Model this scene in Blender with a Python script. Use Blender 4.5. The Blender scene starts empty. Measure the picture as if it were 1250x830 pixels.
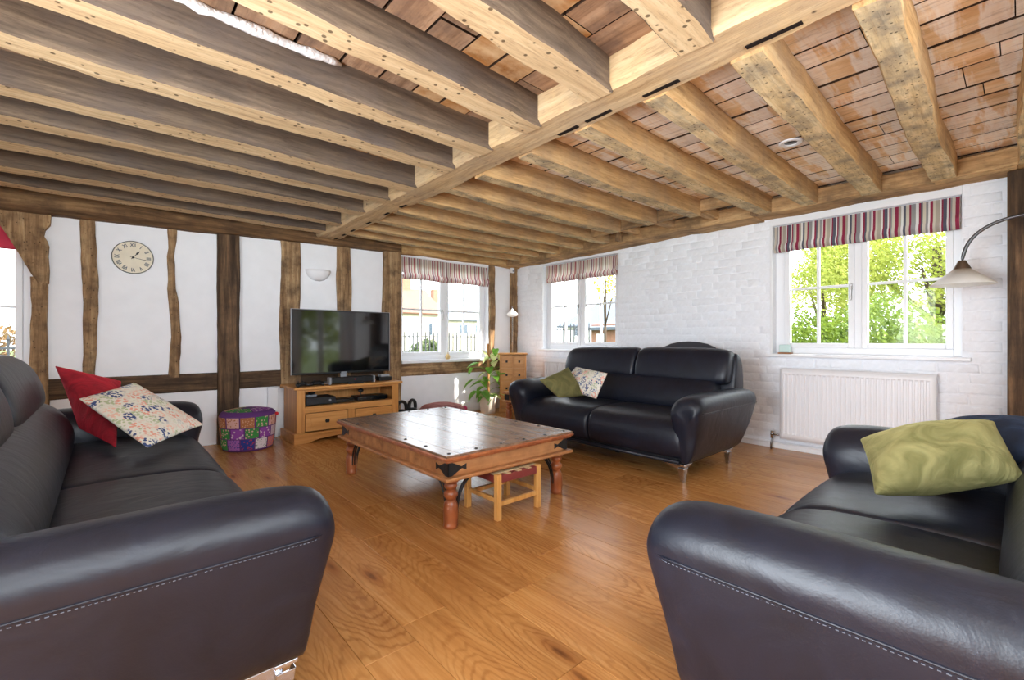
import bpy, bmesh, math, random
from mathutils import Vector, Matrix, noise

# ------------------------------------------------------------------ camera, world, light, exposure
SC = bpy.context.scene
COL = SC.collection
F, CX, CY, H = 555.0, 625.0, 415.0, 1.0
TH = math.atan(495 / 555.0)
SN, CS = math.sin(TH), math.cos(TH)
cam = bpy.data.cameras.new('camera')
cam.sensor_width = 36.0
cam.lens = F / 1250.0 * 36.0
cam.clip_start = 0.02
cam.clip_end = 400
cam_o = bpy.data.objects.new('camera', cam)
COL.objects.link(cam_o)
cam_o.location = (0, 0, H)
cam_o.rotation_euler = (math.pi / 2, 0, -TH)
SC.camera = cam_o

vs = SC.view_settings
vs.view_transform = 'Standard'
vs.look = 'None'
vs.gamma = 1.0
vs.use_curve_mapping = False
vs.exposure = 0.55

W = bpy.data.worlds.new('world')
SC.world = W
W.use_nodes = True
wn = W.node_tree
bg = wn.nodes['Background']
bg.inputs['Color'].default_value = (0.86, 0.93, 1.0, 1)
bg.inputs['Strength'].default_value = 4.6

sun = bpy.data.lights.new('sun', 'SUN')
sun.energy = 10.0
sun.angle = math.radians(0.8)
sun.color = (1.0, 0.94, 0.84)
sun_o = bpy.data.objects.new('sun', sun)
COL.objects.link(sun_o)
sun_o.rotation_euler = Vector((-0.55, 0.75, -0.60)).to_track_quat('-Z', 'Y').to_euler()
sun_o.location = (8, -12, 14)


def area(name, loc, direction, sx, sy, power, color=(1, 1, 1), spread=None):
    l = bpy.data.lights.new(name, 'AREA')
    l.shape = 'RECTANGLE'
    l.size, l.size_y, l.energy, l.color = sx, sy, power, color
    if spread: l.spread = spread
    o = bpy.data.objects.new(name, l)
    COL.objects.link(o)
    o.location = loc
    o.rotation_euler = Vector(direction).to_track_quat('-Z', 'Z').to_euler()
    return o


# added fill lamps outside the unseen left and rear windows, tilted towards the ceiling
area('added_fill_left', (-2.06, 1.0, 1.45), (1, 0, 0.5), 3.1, 1.2, 165, (0.84, 0.92, 1.0), 2.4)
area('added_fill_rear', (0.3, -1.76, 1.45), (0, 1, 0.75), 3.1, 1.2, 115, (0.86, 0.93, 1.0), 2.2)
# two added fill lamps behind the camera for sofa arm highlights (housings below)
ADDED_LAMPS = ((-0.35, -0.45), (1.1, -0.75))
for cx_, cy_ in ADDED_LAMPS:
    area('added_lamp_light', (cx_, cy_, 2.012), (0, 0, -1), 0.42, 0.42, 15, (0.86, 0.92, 1.0))

cy = SC.cycles
cy.use_denoising = True
cy.max_bounces = 10
cy.diffuse_bounces = 6
cy.glossy_bounces = 4
cy.transparent_max_bounces = 16
cy.caustics_reflective = False
cy.caustics_refractive = False
cy.sample_clamp_indirect = 6.0

# ------------------------------------------------------------------ helpers
RW, BW = 4.65, 5.15          # inner faces of the right and back walls
rnd = random.Random(11)


def ray(u, v):
    a = (u - CX) / F
    return Vector((SN + a * CS, CS - a * SN, (CY - v) / F))


def pX(u, v, X):
    r = ray(u, v); t = X / r.x
    return Vector((X, r.y * t, H + r.z * t))


def pY(u, v, Y):
    r = ray(u, v); t = Y / r.y
    return Vector((r.x * t, Y, H + r.z * t))


def pZ(u, v, Z=0.0):
    r = ray(u, v); t = (Z - H) / r.z
    return Vector((r.x * t, r.y * t, Z))


def proj_size(p):
    return 1.0 / max(0.2, p[0] * SN + p[1] * CS)


def rgb(r, g, b):
    def f(c):
        c /= 255.0
        return c / 12.92 if c <= 0.04045 else ((c + 0.055) / 1.055) ** 2.4
    return (f(r), f(g), f(b), 1.0)


class MB:
    def __init__(s):
        s.v, s.f, s.m = [], [], []

    def add(s, verts, faces, mi=0):
        b = len(s.v)
        s.v += [tuple(p) for p in verts]
        for f in faces:
            s.f.append(tuple(b + i for i in f)); s.m.append(mi)
        return s

    def box(s, x0, x1, y0, y1, z0, z1, mi=0):
        return s.add([(x0, y0, z0), (x1, y0, z0), (x1, y1, z0), (x0, y1, z0), (x0, y0, z1), (x1, y0, z1), (x1, y1, z1), (x0, y1, z1)],
                     [(0, 3, 2, 1), (4, 5, 6, 7), (0, 1, 5, 4), (1, 2, 6, 5), (2, 3, 7, 6), (3, 0, 4, 7)], mi)

    def hexa(s, pts, mi=0):     # 4 bottom + 4 top points
        return s.add(pts, [(0, 3, 2, 1), (4, 5, 6, 7), (0, 1, 5, 4), (1, 2, 6, 5), (2, 3, 7, 6), (3, 0, 4, 7)], mi)

    def obox(s, c, size, rot=None, mi=0):
        hx, hy, hz = size[0] / 2, size[1] / 2, size[2] / 2
        pts = [Vector(p) for p in ((-hx, -hy, -hz), (hx, -hy, -hz), (hx, hy, -hz), (-hx, hy, -hz), (-hx, -hy, hz), (hx, -hy, hz), (hx, hy, hz), (-hx, hy, hz))]
        if rot is not None:
            pts = [rot @ p for p in pts]
        return s.hexa([Vector(c) + p for p in pts], mi)

    def loft(s, rings, caps=True, mi=0, closed=True):
        n = len(rings[0]); vs_, fs = [], []
        for r in rings:
            vs_ += list(r)
        for i in range(len(rings) - 1):
            for j in range(n if closed else n - 1):
                k = (j + 1) % n
                fs.append((i * n + j, i * n + k, (i + 1) * n + k, (i + 1) * n + j))
        if caps:
            fs.append(tuple(range(n - 1, -1, -1)))
            fs.append(tuple((len(rings) - 1) * n + j for j in range(n)))
        return s.add(vs_, fs, mi)

    def tube(s, pts, r, n=8, mi=0, caps=True):
        pts = [Vector(p) for p in pts]
        rings = []
        up = None
        for i, p in enumerate(pts):
            a = pts[max(0, i - 1)]; b = pts[min(len(pts) - 1, i + 1)]
            d = (b - a).normalized()
            if up is None:
                up = Vector((0, 0, 1)) if abs(d.z) < 0.9 else Vector((1, 0, 0))
            x = d.cross(up).normalized()
            up = x.cross(d).normalized()
            rr = r[i] if isinstance(r, (list, tuple)) else r
            rings.append([p + (x * math.cos(2 * math.pi * k / n) + up * math.sin(2 * math.pi * k / n)) * rr for k in range(n)])
        return s.loft(rings, caps, mi)

    def lathe(s, prof, n=20, c=(0, 0, 0), mi=0, caps=True):
        c = Vector(c)
        rings = [[c + Vector((r * math.cos(2 * math.pi * k / n), r * math.sin(2 * math.pi * k / n), z)) for k in range(n)] for r, z in prof]
        return s.loft(rings, caps, mi)

    def ball(s, c, r, n=10, m=6, mi=0):
        if not isinstance(r, (tuple, list)):
            r = (r, r, r)
        c = Vector(c)
        rings = []
        for i in range(m + 1):
            a = -math.pi / 2 + math.pi * (0.04 + 0.92 * i / m)
            rings.append([c + Vector((r[0] * math.cos(a) * math.cos(2 * math.pi * k / n), r[1] * math.cos(a) * math.sin(2 * math.pi * k / n), r[2] * math.sin(a))) for k in range(n)])
        return s.loft(rings, True, mi)

    def mesh(s, name, mats, smooth=False, angle=None):
        me = bpy.data.meshes.new(name)
        me.from_pydata(s.v, [], s.f)
        for m in (mats if isinstance(mats, (list, tuple)) else [mats]):
            me.materials.append(m)
        me.polygons.foreach_set('material_index', s.m)
        bm = bmesh.new(); bm.from_mesh(me)
        bmesh.ops.recalc_face_normals(bm, faces=bm.faces)
        bm.to_mesh(me); bm.free()
        if smooth:
            me.polygons.foreach_set('use_smooth', [True] * len(me.polygons))
            if angle:
                me.set_sharp_from_angle(angle=math.radians(angle))
        me.update()
        return me

    def build_board(s, mt):     # ceiling board; dark edge colour paints in gap shade along with grime
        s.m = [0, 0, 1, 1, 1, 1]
        return s.build('board', [mt, M['gap_shade_grime']], ceil)

    def build(s, name, mats, parent=None, smooth=False, bevel=0, sub=0, angle=None, loc=None, seg=2):
        o = bpy.data.objects.new(name, s.mesh(name, mats, smooth, angle))
        COL.objects.link(o)
        if parent:
            o.parent = parent
        if loc:
            o.location = loc
        if bevel:
            b = o.modifiers.new('bevel', 'BEVEL'); b.width = bevel; b.segments = seg; b.limit_method = 'ANGLE'; b.angle_limit = math.radians(40)
        if sub:
            m = o.modifiers.new('subsurf', 'SUBSURF'); m.levels = sub; m.render_levels = sub
        return o


def link(me, name, parent=None, loc=None, rot=None, scale=None):
    o = bpy.data.objects.new(name, me); COL.objects.link(o)
    if parent: o.parent = parent
    if loc is not None: o.location = loc
    if rot is not None: o.rotation_euler = rot
    if scale is not None: o.scale = scale
    return o


def tag(o, label=None, cat=None, group=None, kind=None):
    if label: o['label'] = label
    if cat: o['category'] = cat
    if group: o['group'] = group
    if kind: o['kind'] = kind
    return o


def thing(name, label, cat, loc=(0, 0, 0), rz=0.0, group=None):
    o = bpy.data.objects.new(name, None); COL.objects.link(o)
    o.empty_display_size = 0.1
    o.location = loc; o.rotation_euler = (0, 0, rz)
    return tag(o, label, cat, group)


def struct(name, loc=(0, 0, 0), rz=0.0, label=None):
    o = bpy.data.objects.new(name, None); COL.objects.link(o)
    o.location = loc; o.rotation_euler = (0, 0, rz)
    return tag(o, label, None, None, 'structure')


def copy_tree(o, parent=None):
    c = o.copy(); COL.objects.link(c); c.parent = parent
    for ch in list(o.children):
        copy_tree(ch, c)
    return c


# ------------------------------------------------------------------ materials
def nmat(name):
    m = bpy.data.materials.new(name); m.use_nodes = True
    nt = m.node_tree
    return m, nt, nt.nodes['Principled BSDF']


def N(nt, typ, **kw):
    n = nt.nodes.new(typ)
    for k, v in kw.items():
        if hasattr(n, k): setattr(n, k, v)
        else: n.inputs[k].default_value = v
    return n


def L(nt, a, b):
    nt.links.new(a, b)


def ramp(nt, stops, interp='LINEAR'):
    r = nt.nodes.new('ShaderNodeValToRGB')
    r.color_ramp.interpolation = interp
    e = r.color_ramp.elements
    while len(e) < len(stops): e.new(0.5)
    for i, (p, c) in enumerate(stops):
        e[i].position = p; e[i].color = c
    return r


def plain(name, col, rough=0.5, metal=0.0, spec=0.5, bump=0.0, bscale=60, var=0.0, coat=0.0):
    m, nt, b = nmat(name)
    b.inputs['Base Color'].default_value = col
    b.inputs['Roughness'].default_value = rough
    b.inputs['Metallic'].default_value = metal
    b.inputs['Specular IOR Level'].default_value = spec
    b.inputs['Coat Weight'].default_value = coat
    tc = N(nt, 'ShaderNodeTexCoord')
    if bump or var:
        nz = N(nt, 'ShaderNodeTexNoise', Scale=bscale, Detail=4.0)
        L(nt, tc.outputs['Object'], nz.inputs['Vector'])
        if bump:
            bp = N(nt, 'ShaderNodeBump', Strength=bump, Distance=0.01)
            L(nt, nz.outputs['Fac'], bp.inputs['Height']); L(nt, bp.outputs['Normal'], b.inputs['Normal'])
        if var:
            r = ramp(nt, [(0.3, tuple(c * (1 - var) for c in col[:3]) + (1,)), (0.7, tuple(min(1, c * (1 + var)) for c in col[:3]) + (1,))])
            L(nt, nz.outputs['Fac'], r.inputs['Fac']); L(nt, r.outputs['Color'], b.inputs['Base Color'])
    return m


def wood(name, c1, c2, c3, axis='X', grain=16.0, rough=0.55, bump=0.25, blotch=None, blotch_amt=0.5, bscale=2.2, holes=None, spec=0.4, valvar=0.0, knots=False, stretch=0.06, lath=None):
    m, nt, b = nmat(name)
    b.inputs['Roughness'].default_value = rough
    b.inputs['Specular IOR Level'].default_value = spec
    tc = N(nt, 'ShaderNodeTexCoord'); oi = N(nt, 'ShaderNodeObjectInfo')
    mul = N(nt, 'ShaderNodeMath', operation='MULTIPLY'); mul.inputs[1].default_value = 37.0
    L(nt, oi.outputs['Random'], mul.inputs[0])
    cmb = N(nt, 'ShaderNodeCombineXYZ')
    for i in range(3): L(nt, mul.outputs[0], cmb.inputs[i])
    add = N(nt, 'ShaderNodeVectorMath', operation='ADD')
    L(nt, tc.outputs['Object'], add.inputs[0]); L(nt, cmb.outputs[0], add.inputs[1])
    sc = {'X': (stretch, 1, 1), 'Y': (1, stretch, 1), 'Z': (1, 1, stretch)}[axis]
    mp = N(nt, 'ShaderNodeMapping'); mp.inputs['Scale'].default_value = tuple(grain * k for k in sc)
    L(nt, add.outputs[0], mp.inputs['Vector'])
    nz = N(nt, 'ShaderNodeTexNoise', Scale=1.0, Detail=7.0, Roughness=0.62, Distortion=0.9 if knots else 0.4)
    L(nt, mp.outputs[0], nz.inputs['Vector'])
    r = ramp(nt, [(0.28, c1), (0.5, c2), (0.74, c3)])
    L(nt, nz.outputs['Fac'], r.inputs['Fac'])
    out = r.outputs['Color']
    if knots:   # growth rings drawn out round scattered knots
        ia = 'XYZ'.index(axis)
        mp2 = N(nt, 'ShaderNodeMapping'); mp2.inputs['Scale'].default_value = tuple(0.75 if i == ia else 3.0 for i in range(3))
        L(nt, add.outputs[0], mp2.inputs['Vector'])
        vk = N(nt, 'ShaderNodeTexVoronoi', Scale=1.0, voronoi_dimensions='2D'); L(nt, mp2.outputs[0], vk.inputs['Vector'])
        mp3 = N(nt, 'ShaderNodeMapping'); mp3.inputs['Scale'].default_value = tuple(2.2 if i == ia else 9.0 for i in range(3))
        L(nt, add.outputs[0], mp3.inputs['Vector'])
        nd = N(nt, 'ShaderNodeTexNoise', Scale=1.0, Detail=4.0); L(nt, mp3.outputs[0], nd.inputs['Vector'])
        m1 = N(nt, 'ShaderNodeMath', operation='MULTIPLY_ADD'); L(nt, nd.outputs['Fac'], m1.inputs[0]); m1.inputs[1].default_value = 0.34; L(nt, vk.outputs['Distance'], m1.inputs[2])
        m2 = N(nt, 'ShaderNodeMath', operation='MULTIPLY'); L(nt, m1.outputs[0], m2.inputs[0]); m2.inputs[1].default_value = 125.0
        m3 = N(nt, 'ShaderNodeMath', operation='SINE'); L(nt, m2.outputs[0], m3.inputs[0])
        m4 = N(nt, 'ShaderNodeMath', operation='MULTIPLY_ADD'); L(nt, m3.outputs[0], m4.inputs[0]); m4.inputs[1].default_value = 0.5; m4.inputs[2].default_value = 0.5
        r3 = ramp(nt, [(0.0, (0.66, 0.56, 0.46, 1)), (0.42, (1, 1, 1, 1)), (1.0, (1.04, 1.04, 1.04, 1))])
        L(nt, m4.outputs[0], r3.inputs['Fac'])
        nf = N(nt, 'ShaderNodeTexNoise', Scale=2.6, Detail=2.0); L(nt, add.outputs[0], nf.inputs['Vector'])
        rf = ramp(nt, [(0.38, (0.12, 0.12, 0.12, 1)), (0.62, (0.75, 0.75, 0.75, 1))]); L(nt, nf.outputs['Fac'], rf.inputs['Fac'])
        mx = N(nt, 'ShaderNodeMixRGB', blend_type='MULTIPLY')
        L(nt, rf.outputs[0], mx.inputs[0]); L(nt, out, mx.inputs[1]); L(nt, r3.outputs['Color'], mx.inputs[2]); out = mx.outputs[0]
        rk = ramp(nt, [(0.0, (0.18, 0.10, 0.06, 1)), (0.018, (0.38, 0.26, 0.18, 1)), (0.045, (0.75, 0.64, 0.52, 1)), (0.11, (1, 1, 1, 1))])
        L(nt, vk.outputs['Distance'], rk.inputs['Fac'])
        mx = N(nt, 'ShaderNodeMixRGB', blend_type='MULTIPLY', Fac=0.9)
        L(nt, out, mx.inputs[1]); L(nt, rk.outputs['Color'], mx.inputs[2]); out = mx.outputs[0]
    if blotch:
        nb = N(nt, 'ShaderNodeTexNoise', Scale=bscale, Detail=5.0, Roughness=0.65)
        L(nt, add.outputs[0], nb.inputs['Vector'])
        rb = ramp(nt, [(0.42, (0, 0, 0, 1)), (0.66, (blotch_amt,) * 3 + (1,))])
        L(nt, nb.outputs['Fac'], rb.inputs['Fac'])
        mx = N(nt, 'ShaderNodeMixRGB')
        L(nt, rb.outputs['Color'], mx.inputs[0]); L(nt, out, mx.inputs[1]); mx.inputs[2].default_value = blotch
        out = mx.outputs[0]
    if lath:    # pale lime bands left where laths once crossed the boards
        mp6 = N(nt, 'ShaderNodeMapping'); mp6.inputs['Scale'].default_value = (1.6, 11.0, 1.0); L(nt, tc.outputs['Object'], mp6.inputs['Vector'])
        n6 = N(nt, 'ShaderNodeTexNoise', Scale=1.0, Detail=5.0, Roughness=0.6); L(nt, mp6.outputs[0], n6.inputs['Vector'])
        r6 = ramp(nt, [(0.46, (0, 0, 0, 1)), (0.54, (0.75, 0.75, 0.75, 1)), (0.66, (0.45, 0.45, 0.45, 1))]); L(nt, n6.outputs['Fac'], r6.inputs['Fac'])
        mx = N(nt, 'ShaderNodeMixRGB'); L(nt, r6.outputs[0], mx.inputs[0]); L(nt, out, mx.inputs[1]); mx.inputs[2].default_value = lath; out = mx.outputs[0]
    if holes:
        vo = N(nt, 'ShaderNodeTexVoronoi', Scale=holes[0])
        L(nt, tc.outputs['Object'], vo.inputs['Vector'])
        rh = ramp(nt, [(holes[1], (0.10, 0.08, 0.07, 1)), (holes[1] + 0.05, (1, 1, 1, 1))])
        L(nt, vo.outputs['Distance'], rh.inputs['Fac'])
        mx = N(nt, 'ShaderNodeMixRGB', blend_type='MULTIPLY', Fac=0.8)
        L(nt, out, mx.inputs[1]); L(nt, rh.outputs['Color'], mx.inputs[2]); out = mx.outputs[0]
    if rough > 0.7:
        mp5 = N(nt, 'ShaderNodeMapping'); mp5.inputs['Scale'].default_value = tuple(grain * 3.2 * (k if k == 1 else 0.11) for k in sc)
        L(nt, add.outputs[0], mp5.inputs['Vector'])
        n5 = N(nt, 'ShaderNodeTexNoise', Scale=1.0, Detail=6.0, Roughness=0.75, Distortion=0.3); L(nt, mp5.outputs[0], n5.inputs['Vector'])
        r5 = ramp(nt, [(0.30, (0.55, 0.50, 0.46, 1)), (0.48, (1, 1, 1, 1)), (0.75, (1.12, 1.12, 1.1, 1))]); L(nt, n5.outputs['Fac'], r5.inputs['Fac'])
        mx = N(nt, 'ShaderNodeMixRGB', blend_type='MULTIPLY', Fac=0.8)
        L(nt, out, mx.inputs[1]); L(nt, r5.outputs['Color'], mx.inputs[2]); out = mx.outputs[0]
    if valvar:
        hs = N(nt, 'ShaderNodeHueSaturation')
        mr = N(nt, 'ShaderNodeMapRange'); mr.inputs['To Min'].default_value = 1 - valvar; mr.inputs['To Max'].default_value = 1 + valvar
        L(nt, oi.outputs['Random'], mr.inputs['Value']); L(nt, mr.outputs[0], hs.inputs['Value']); L(nt, out, hs.inputs['Color']); out = hs.outputs[0]
    L(nt, out, b.inputs['Base Color'])
    bp = N(nt, 'ShaderNodeBump', Strength=bump, Distance=0.006)
    L(nt, nz.outputs['Fac'], bp.inputs['Height']); L(nt, bp.outputs['Normal'], b.inputs['Normal'])
    return m


M = {}
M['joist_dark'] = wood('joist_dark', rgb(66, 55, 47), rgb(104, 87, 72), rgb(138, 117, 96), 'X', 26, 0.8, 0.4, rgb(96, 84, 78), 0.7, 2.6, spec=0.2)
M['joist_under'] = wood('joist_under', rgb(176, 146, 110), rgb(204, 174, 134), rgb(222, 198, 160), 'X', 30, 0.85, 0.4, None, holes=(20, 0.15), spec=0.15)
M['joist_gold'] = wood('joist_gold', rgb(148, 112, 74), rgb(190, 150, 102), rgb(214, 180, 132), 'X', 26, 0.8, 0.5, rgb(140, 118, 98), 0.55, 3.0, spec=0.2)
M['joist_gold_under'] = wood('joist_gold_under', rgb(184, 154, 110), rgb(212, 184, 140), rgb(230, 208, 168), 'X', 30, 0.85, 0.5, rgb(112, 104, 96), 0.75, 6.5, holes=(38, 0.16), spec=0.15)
M['beam'] = wood('beam', rgb(168, 136, 98), rgb(202, 170, 128), rgb(224, 196, 154), 'Y', 24, 0.85, 0.5, rgb(156, 138, 120), 0.5, 2.5, holes=(9, 0.055), spec=0.15)
M['board_gold'] = wood('board_gold', rgb(214, 172, 124), rgb(238, 206, 164), rgb(248, 230, 204), 'Y', 14, 0.8, 0.2, rgb(200, 140, 84), 0.5, 5.0, lath=rgb(248, 240, 232), valvar=0.12, spec=0.2)
M['board_dark'] = wood('board_dark', rgb(122, 90, 68), rgb(166, 130, 100), rgb(192, 158, 128), 'Y', 14, 0.85, 0.25, rgb(104, 84, 74), 0.8, 5.0, valvar=0.2, spec=0.2)
M['board_orange'] = wood('board_orange', rgb(128, 78, 36), rgb(176, 120, 66), rgb(218, 180, 130), 'X', 10, 0.69, 0.2, rgb(224, 194, 152), 0.7, 6.0, spec=0.3)
for ax in 'XZ':
    M['stud' + ax] = wood('stud' + ax, rgb(98, 72, 50), rgb(156, 124, 90), rgb(196, 166, 126), ax, 30, 0.85, 0.7, rgb(82, 64, 50), 0.75, 7.0, holes=(30, 0.09), spec=0.2)
    M['post' + ax] = wood('post' + ax, rgb(46, 34, 26), rgb(86, 66, 48), rgb(138, 108, 80), ax, 26, 0.8, 0.7, rgb(54, 44, 38), 0.7, 4.0, spec=0.25)
M['plate'] = wood('plate', rgb(60, 42, 28), rgb(112, 82, 54), rgb(164, 130, 92), 'X', 22, 0.8, 0.7, rgb(66, 50, 38), 0.6, 5.0, spec=0.2)
M['plate_y'] = wood('plate_y', rgb(140, 106, 70), rgb(184, 146, 102), rgb(206, 172, 126), 'Y', 22, 0.85, 0.5, rgb(84, 68, 54), 0.7, 3.5, spec=0.2)
M['lintel'] = wood('lintel', rgb(150, 110, 68), rgb(190, 150, 100), rgb(212, 178, 128), 'X', 20, 0.8, 0.4, rgb(120, 88, 56), 0.6, 4.0, spec=0.2)
M['floor'] = wood('floor_oak', rgb(164, 108, 56), rgb(190, 134, 75), rgb(208, 157, 97), 'Y', 30, 0.27, 0.08, rgb(178, 122, 70), 0.3, 2.0, spec=0.5, valvar=0.09, knots=True)
M['pine'] = wood('pine', rgb(166, 110, 56), rgb(196, 138, 76), rgb(214, 160, 98), 'X', 22, 0.4, 0.08, spec=0.4)
M['pineZ'] = wood('pineZ', rgb(166, 110, 56), rgb(196, 138, 76), rgb(214, 160, 98), 'Z', 22, 0.4, 0.08, spec=0.4)
M['tabletop'] = wood('tabletop', rgb(82, 58, 44), rgb(128, 100, 80), rgb(160, 132, 108), 'Y', 16, 0.27, 0.1, rgb(110, 78, 60), 0.5, 2.5, spec=0.8, valvar=0.15)
M['sheesham'] = wood('sheesham', rgb(128, 80, 46), rgb(176, 120, 74), rgb(204, 152, 104), 'X', 14, 0.38, 0.1, rgb(104, 58, 36), 0.5, 4.0, spec=0.4)
M['sheeshamZ'] = wood('sheeshamZ', rgb(118, 60, 32), rgb(164, 92, 52), rgb(188, 120, 74), 'Z', 14, 0.3, 0.08, rgb(108, 56, 36), 0.5, 5.0, spec=0.5)
M['stoolwood'] = wood('stoolwood', rgb(184, 126, 62), rgb(212, 156, 86), rgb(226, 178, 110), 'Z', 20, 0.4, 0.06, spec=0.4)
M['plaster'] = plain('plaster', rgb(240, 240, 243), 0.9, 0, 0.2, 0.12, 9, 0.02)
M['paint'] = plain('painted_brick', rgb(240, 242, 247), 0.75, 0, 0.3, 0.5, 38, 0.03)
M['white'] = plain('white_gloss', rgb(236, 237, 240), 0.35, 0, 0.4)
M['radiator'] = plain('radiator_white', rgb(232, 231, 234), 0.4, 0, 0.4)
M['dark_void'] = plain('dark_void', rgb(34, 26, 22), 0.95, 0, 0.1)
M['gap_shade_grime'] = plain('board_gap_shade_grime', rgb(58, 42, 32), 0.95, 0, 0.1)
M['iron'] = plain('black_iron', rgb(38, 38, 40), 0.45, 0.4, 0.5, 0.15, 80)
M['chrome'] = plain('brushed_steel', rgb(196, 196, 200), 0.22, 1.0)
M['pewter'] = plain('pewter', rgb(150, 148, 146), 0.3, 1.0)
M['gunmetal'] = plain('gunmetal', rgb(96, 96, 98), 0.38, 0.9)
M['bronze'] = plain('bronze_cap', rgb(104, 86, 70), 0.45, 0.7)
M['blackplastic'] = plain('black_plastic', rgb(26, 27, 30), 0.35)
M['screen'] = plain('tv_screen', rgb(10, 12, 16), 0.06, 0, 1.0)
M['greyplastic'] = plain('grey_plastic', rgb(150, 152, 158), 0.4)
M['red'] = plain('red_felt', rgb(196, 30, 40), 0.8)
M['glassblue'] = plain('frosted_blue_glass', rgb(206, 232, 228), 0.25, 0, 0.5)
M['cream'] = plain('cream_pot', rgb(232, 222, 206), 0.6, var=0.04, bscale=20)
M['moss'] = plain('moss_pole', rgb(170, 124, 82), 0.95, 0, 0.1, 0.8, 120, 0.25)
M['soil'] = plain('soil', rgb(52, 38, 28), 0.95, 0, 0.1, 0.8, 60, 0.3)
M['redblind'] = plain('red_blind', rgb(206, 60, 84), 0.9)
M['crumb'] = plain('lime_plaster', rgb(236, 232, 230), 0.95, 0, 0.1, 0.8, 70)
M['clockface'] = plain('clock_face', rgb(226, 214, 190), 0.5, var=0.06, bscale=12)
M['ink'] = plain('clock_ink', rgb(74, 82, 94), 0.6)
M['maroon'] = plain('maroon_strap', rgb(128, 52, 48), 0.6)
M['tan'] = plain('tan_strap', rgb(206, 180, 140), 0.8)


def leather():
    m, nt, b = nmat('navy_leather')
    b.inputs['Roughness'].default_value = 0.41
    b.inputs['Specular IOR Level'].default_value = 0.44
    tc = N(nt, 'ShaderNodeTexCoord')
    vo = N(nt, 'ShaderNodeTexVoronoi', Scale=260.0)
    nz = N(nt, 'ShaderNodeTexNoise', Scale=7.0, Detail=4.0, Distortion=1.2)
    mp = N(nt, 'ShaderNodeMapping'); mp.inputs['Scale'].default_value = (1.5, 0.9, 0.9)
    L(nt, tc.outputs['Object'], vo.inputs['Vector']); L(nt, tc.outputs['Object'], mp.inputs['Vector']); L(nt, mp.outputs[0], nz.inputs['Vector'])
    r = ramp(nt, [(0.3, rgb(16, 19, 30)), (0.7, rgb(24, 28, 42))])
    L(nt, nz.outputs['Fac'], r.inputs['Fac']); L(nt, r.outputs['Color'], b.inputs['Base Color'])
    b1 = N(nt, 'ShaderNodeBump', Strength=0.05, Distance=0.003)
    L(nt, vo.outputs['Distance'], b1.inputs['Height'])
    b2 = N(nt, 'ShaderNodeBump', Strength=0.13, Distance=0.03)
    L(nt, nz.outputs['Fac'], b2.inputs['Height']); L(nt, b1.outputs['Normal'], b2.inputs['Normal'])
    L(nt, b2.outputs['Normal'], b.inputs['Normal'])
    return m


M['leather'] = leather()
M['stitch'] = plain('stitch_thread', rgb(92, 96, 106), 0.8)
M['underlining'] = plain('black_underlining', rgb(22, 22, 26), 0.9)


def velvet(name, c, c2):
    m, nt, b = nmat(name)
    b.inputs['Roughness'].default_value = 0.85
    b.inputs['Sheen Weight'].default_value = 0.5
    b.inputs['Sheen Roughness'].default_value = 0.4
    b.inputs['Sheen Tint'].default_value = tuple(min(1, k * 2) for k in c2[:3]) + (1,)
    tc = N(nt, 'ShaderNodeTexCoord')
    nz = N(nt, 'ShaderNodeTexNoise', Scale=9.0, Detail=5.0, Distortion=1.5)
    L(nt, tc.outputs['Object'], nz.inputs['Vector'])
    r = ramp(nt, [(0.35, c), (0.65, c2)])
    L(nt, nz.outputs['Fac'], r.inputs['Fac']); L(nt, r.outputs['Color'], b.inputs['Base Color'])
    bp = N(nt, 'ShaderNodeBump', Strength=0.6, Distance=0.02)
    L(nt, nz.outputs['Fac'], bp.inputs['Height']); L(nt, bp.outputs['Normal'], b.inputs['Normal'])
    return m


M['redvelvet'] = velvet('red_velvet', rgb(128, 14, 30), rgb(178, 26, 46))
M['olive'] = velvet('olive_velvet', rgb(108, 106, 60), rgb(150, 144, 94))
M['olivedark'] = velvet('moss_velvet', rgb(84, 82, 44), rgb(112, 106, 62))
M['navy'] = velvet('navy_velvet', rgb(12, 24, 44), rgb(24, 44, 70))


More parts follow.
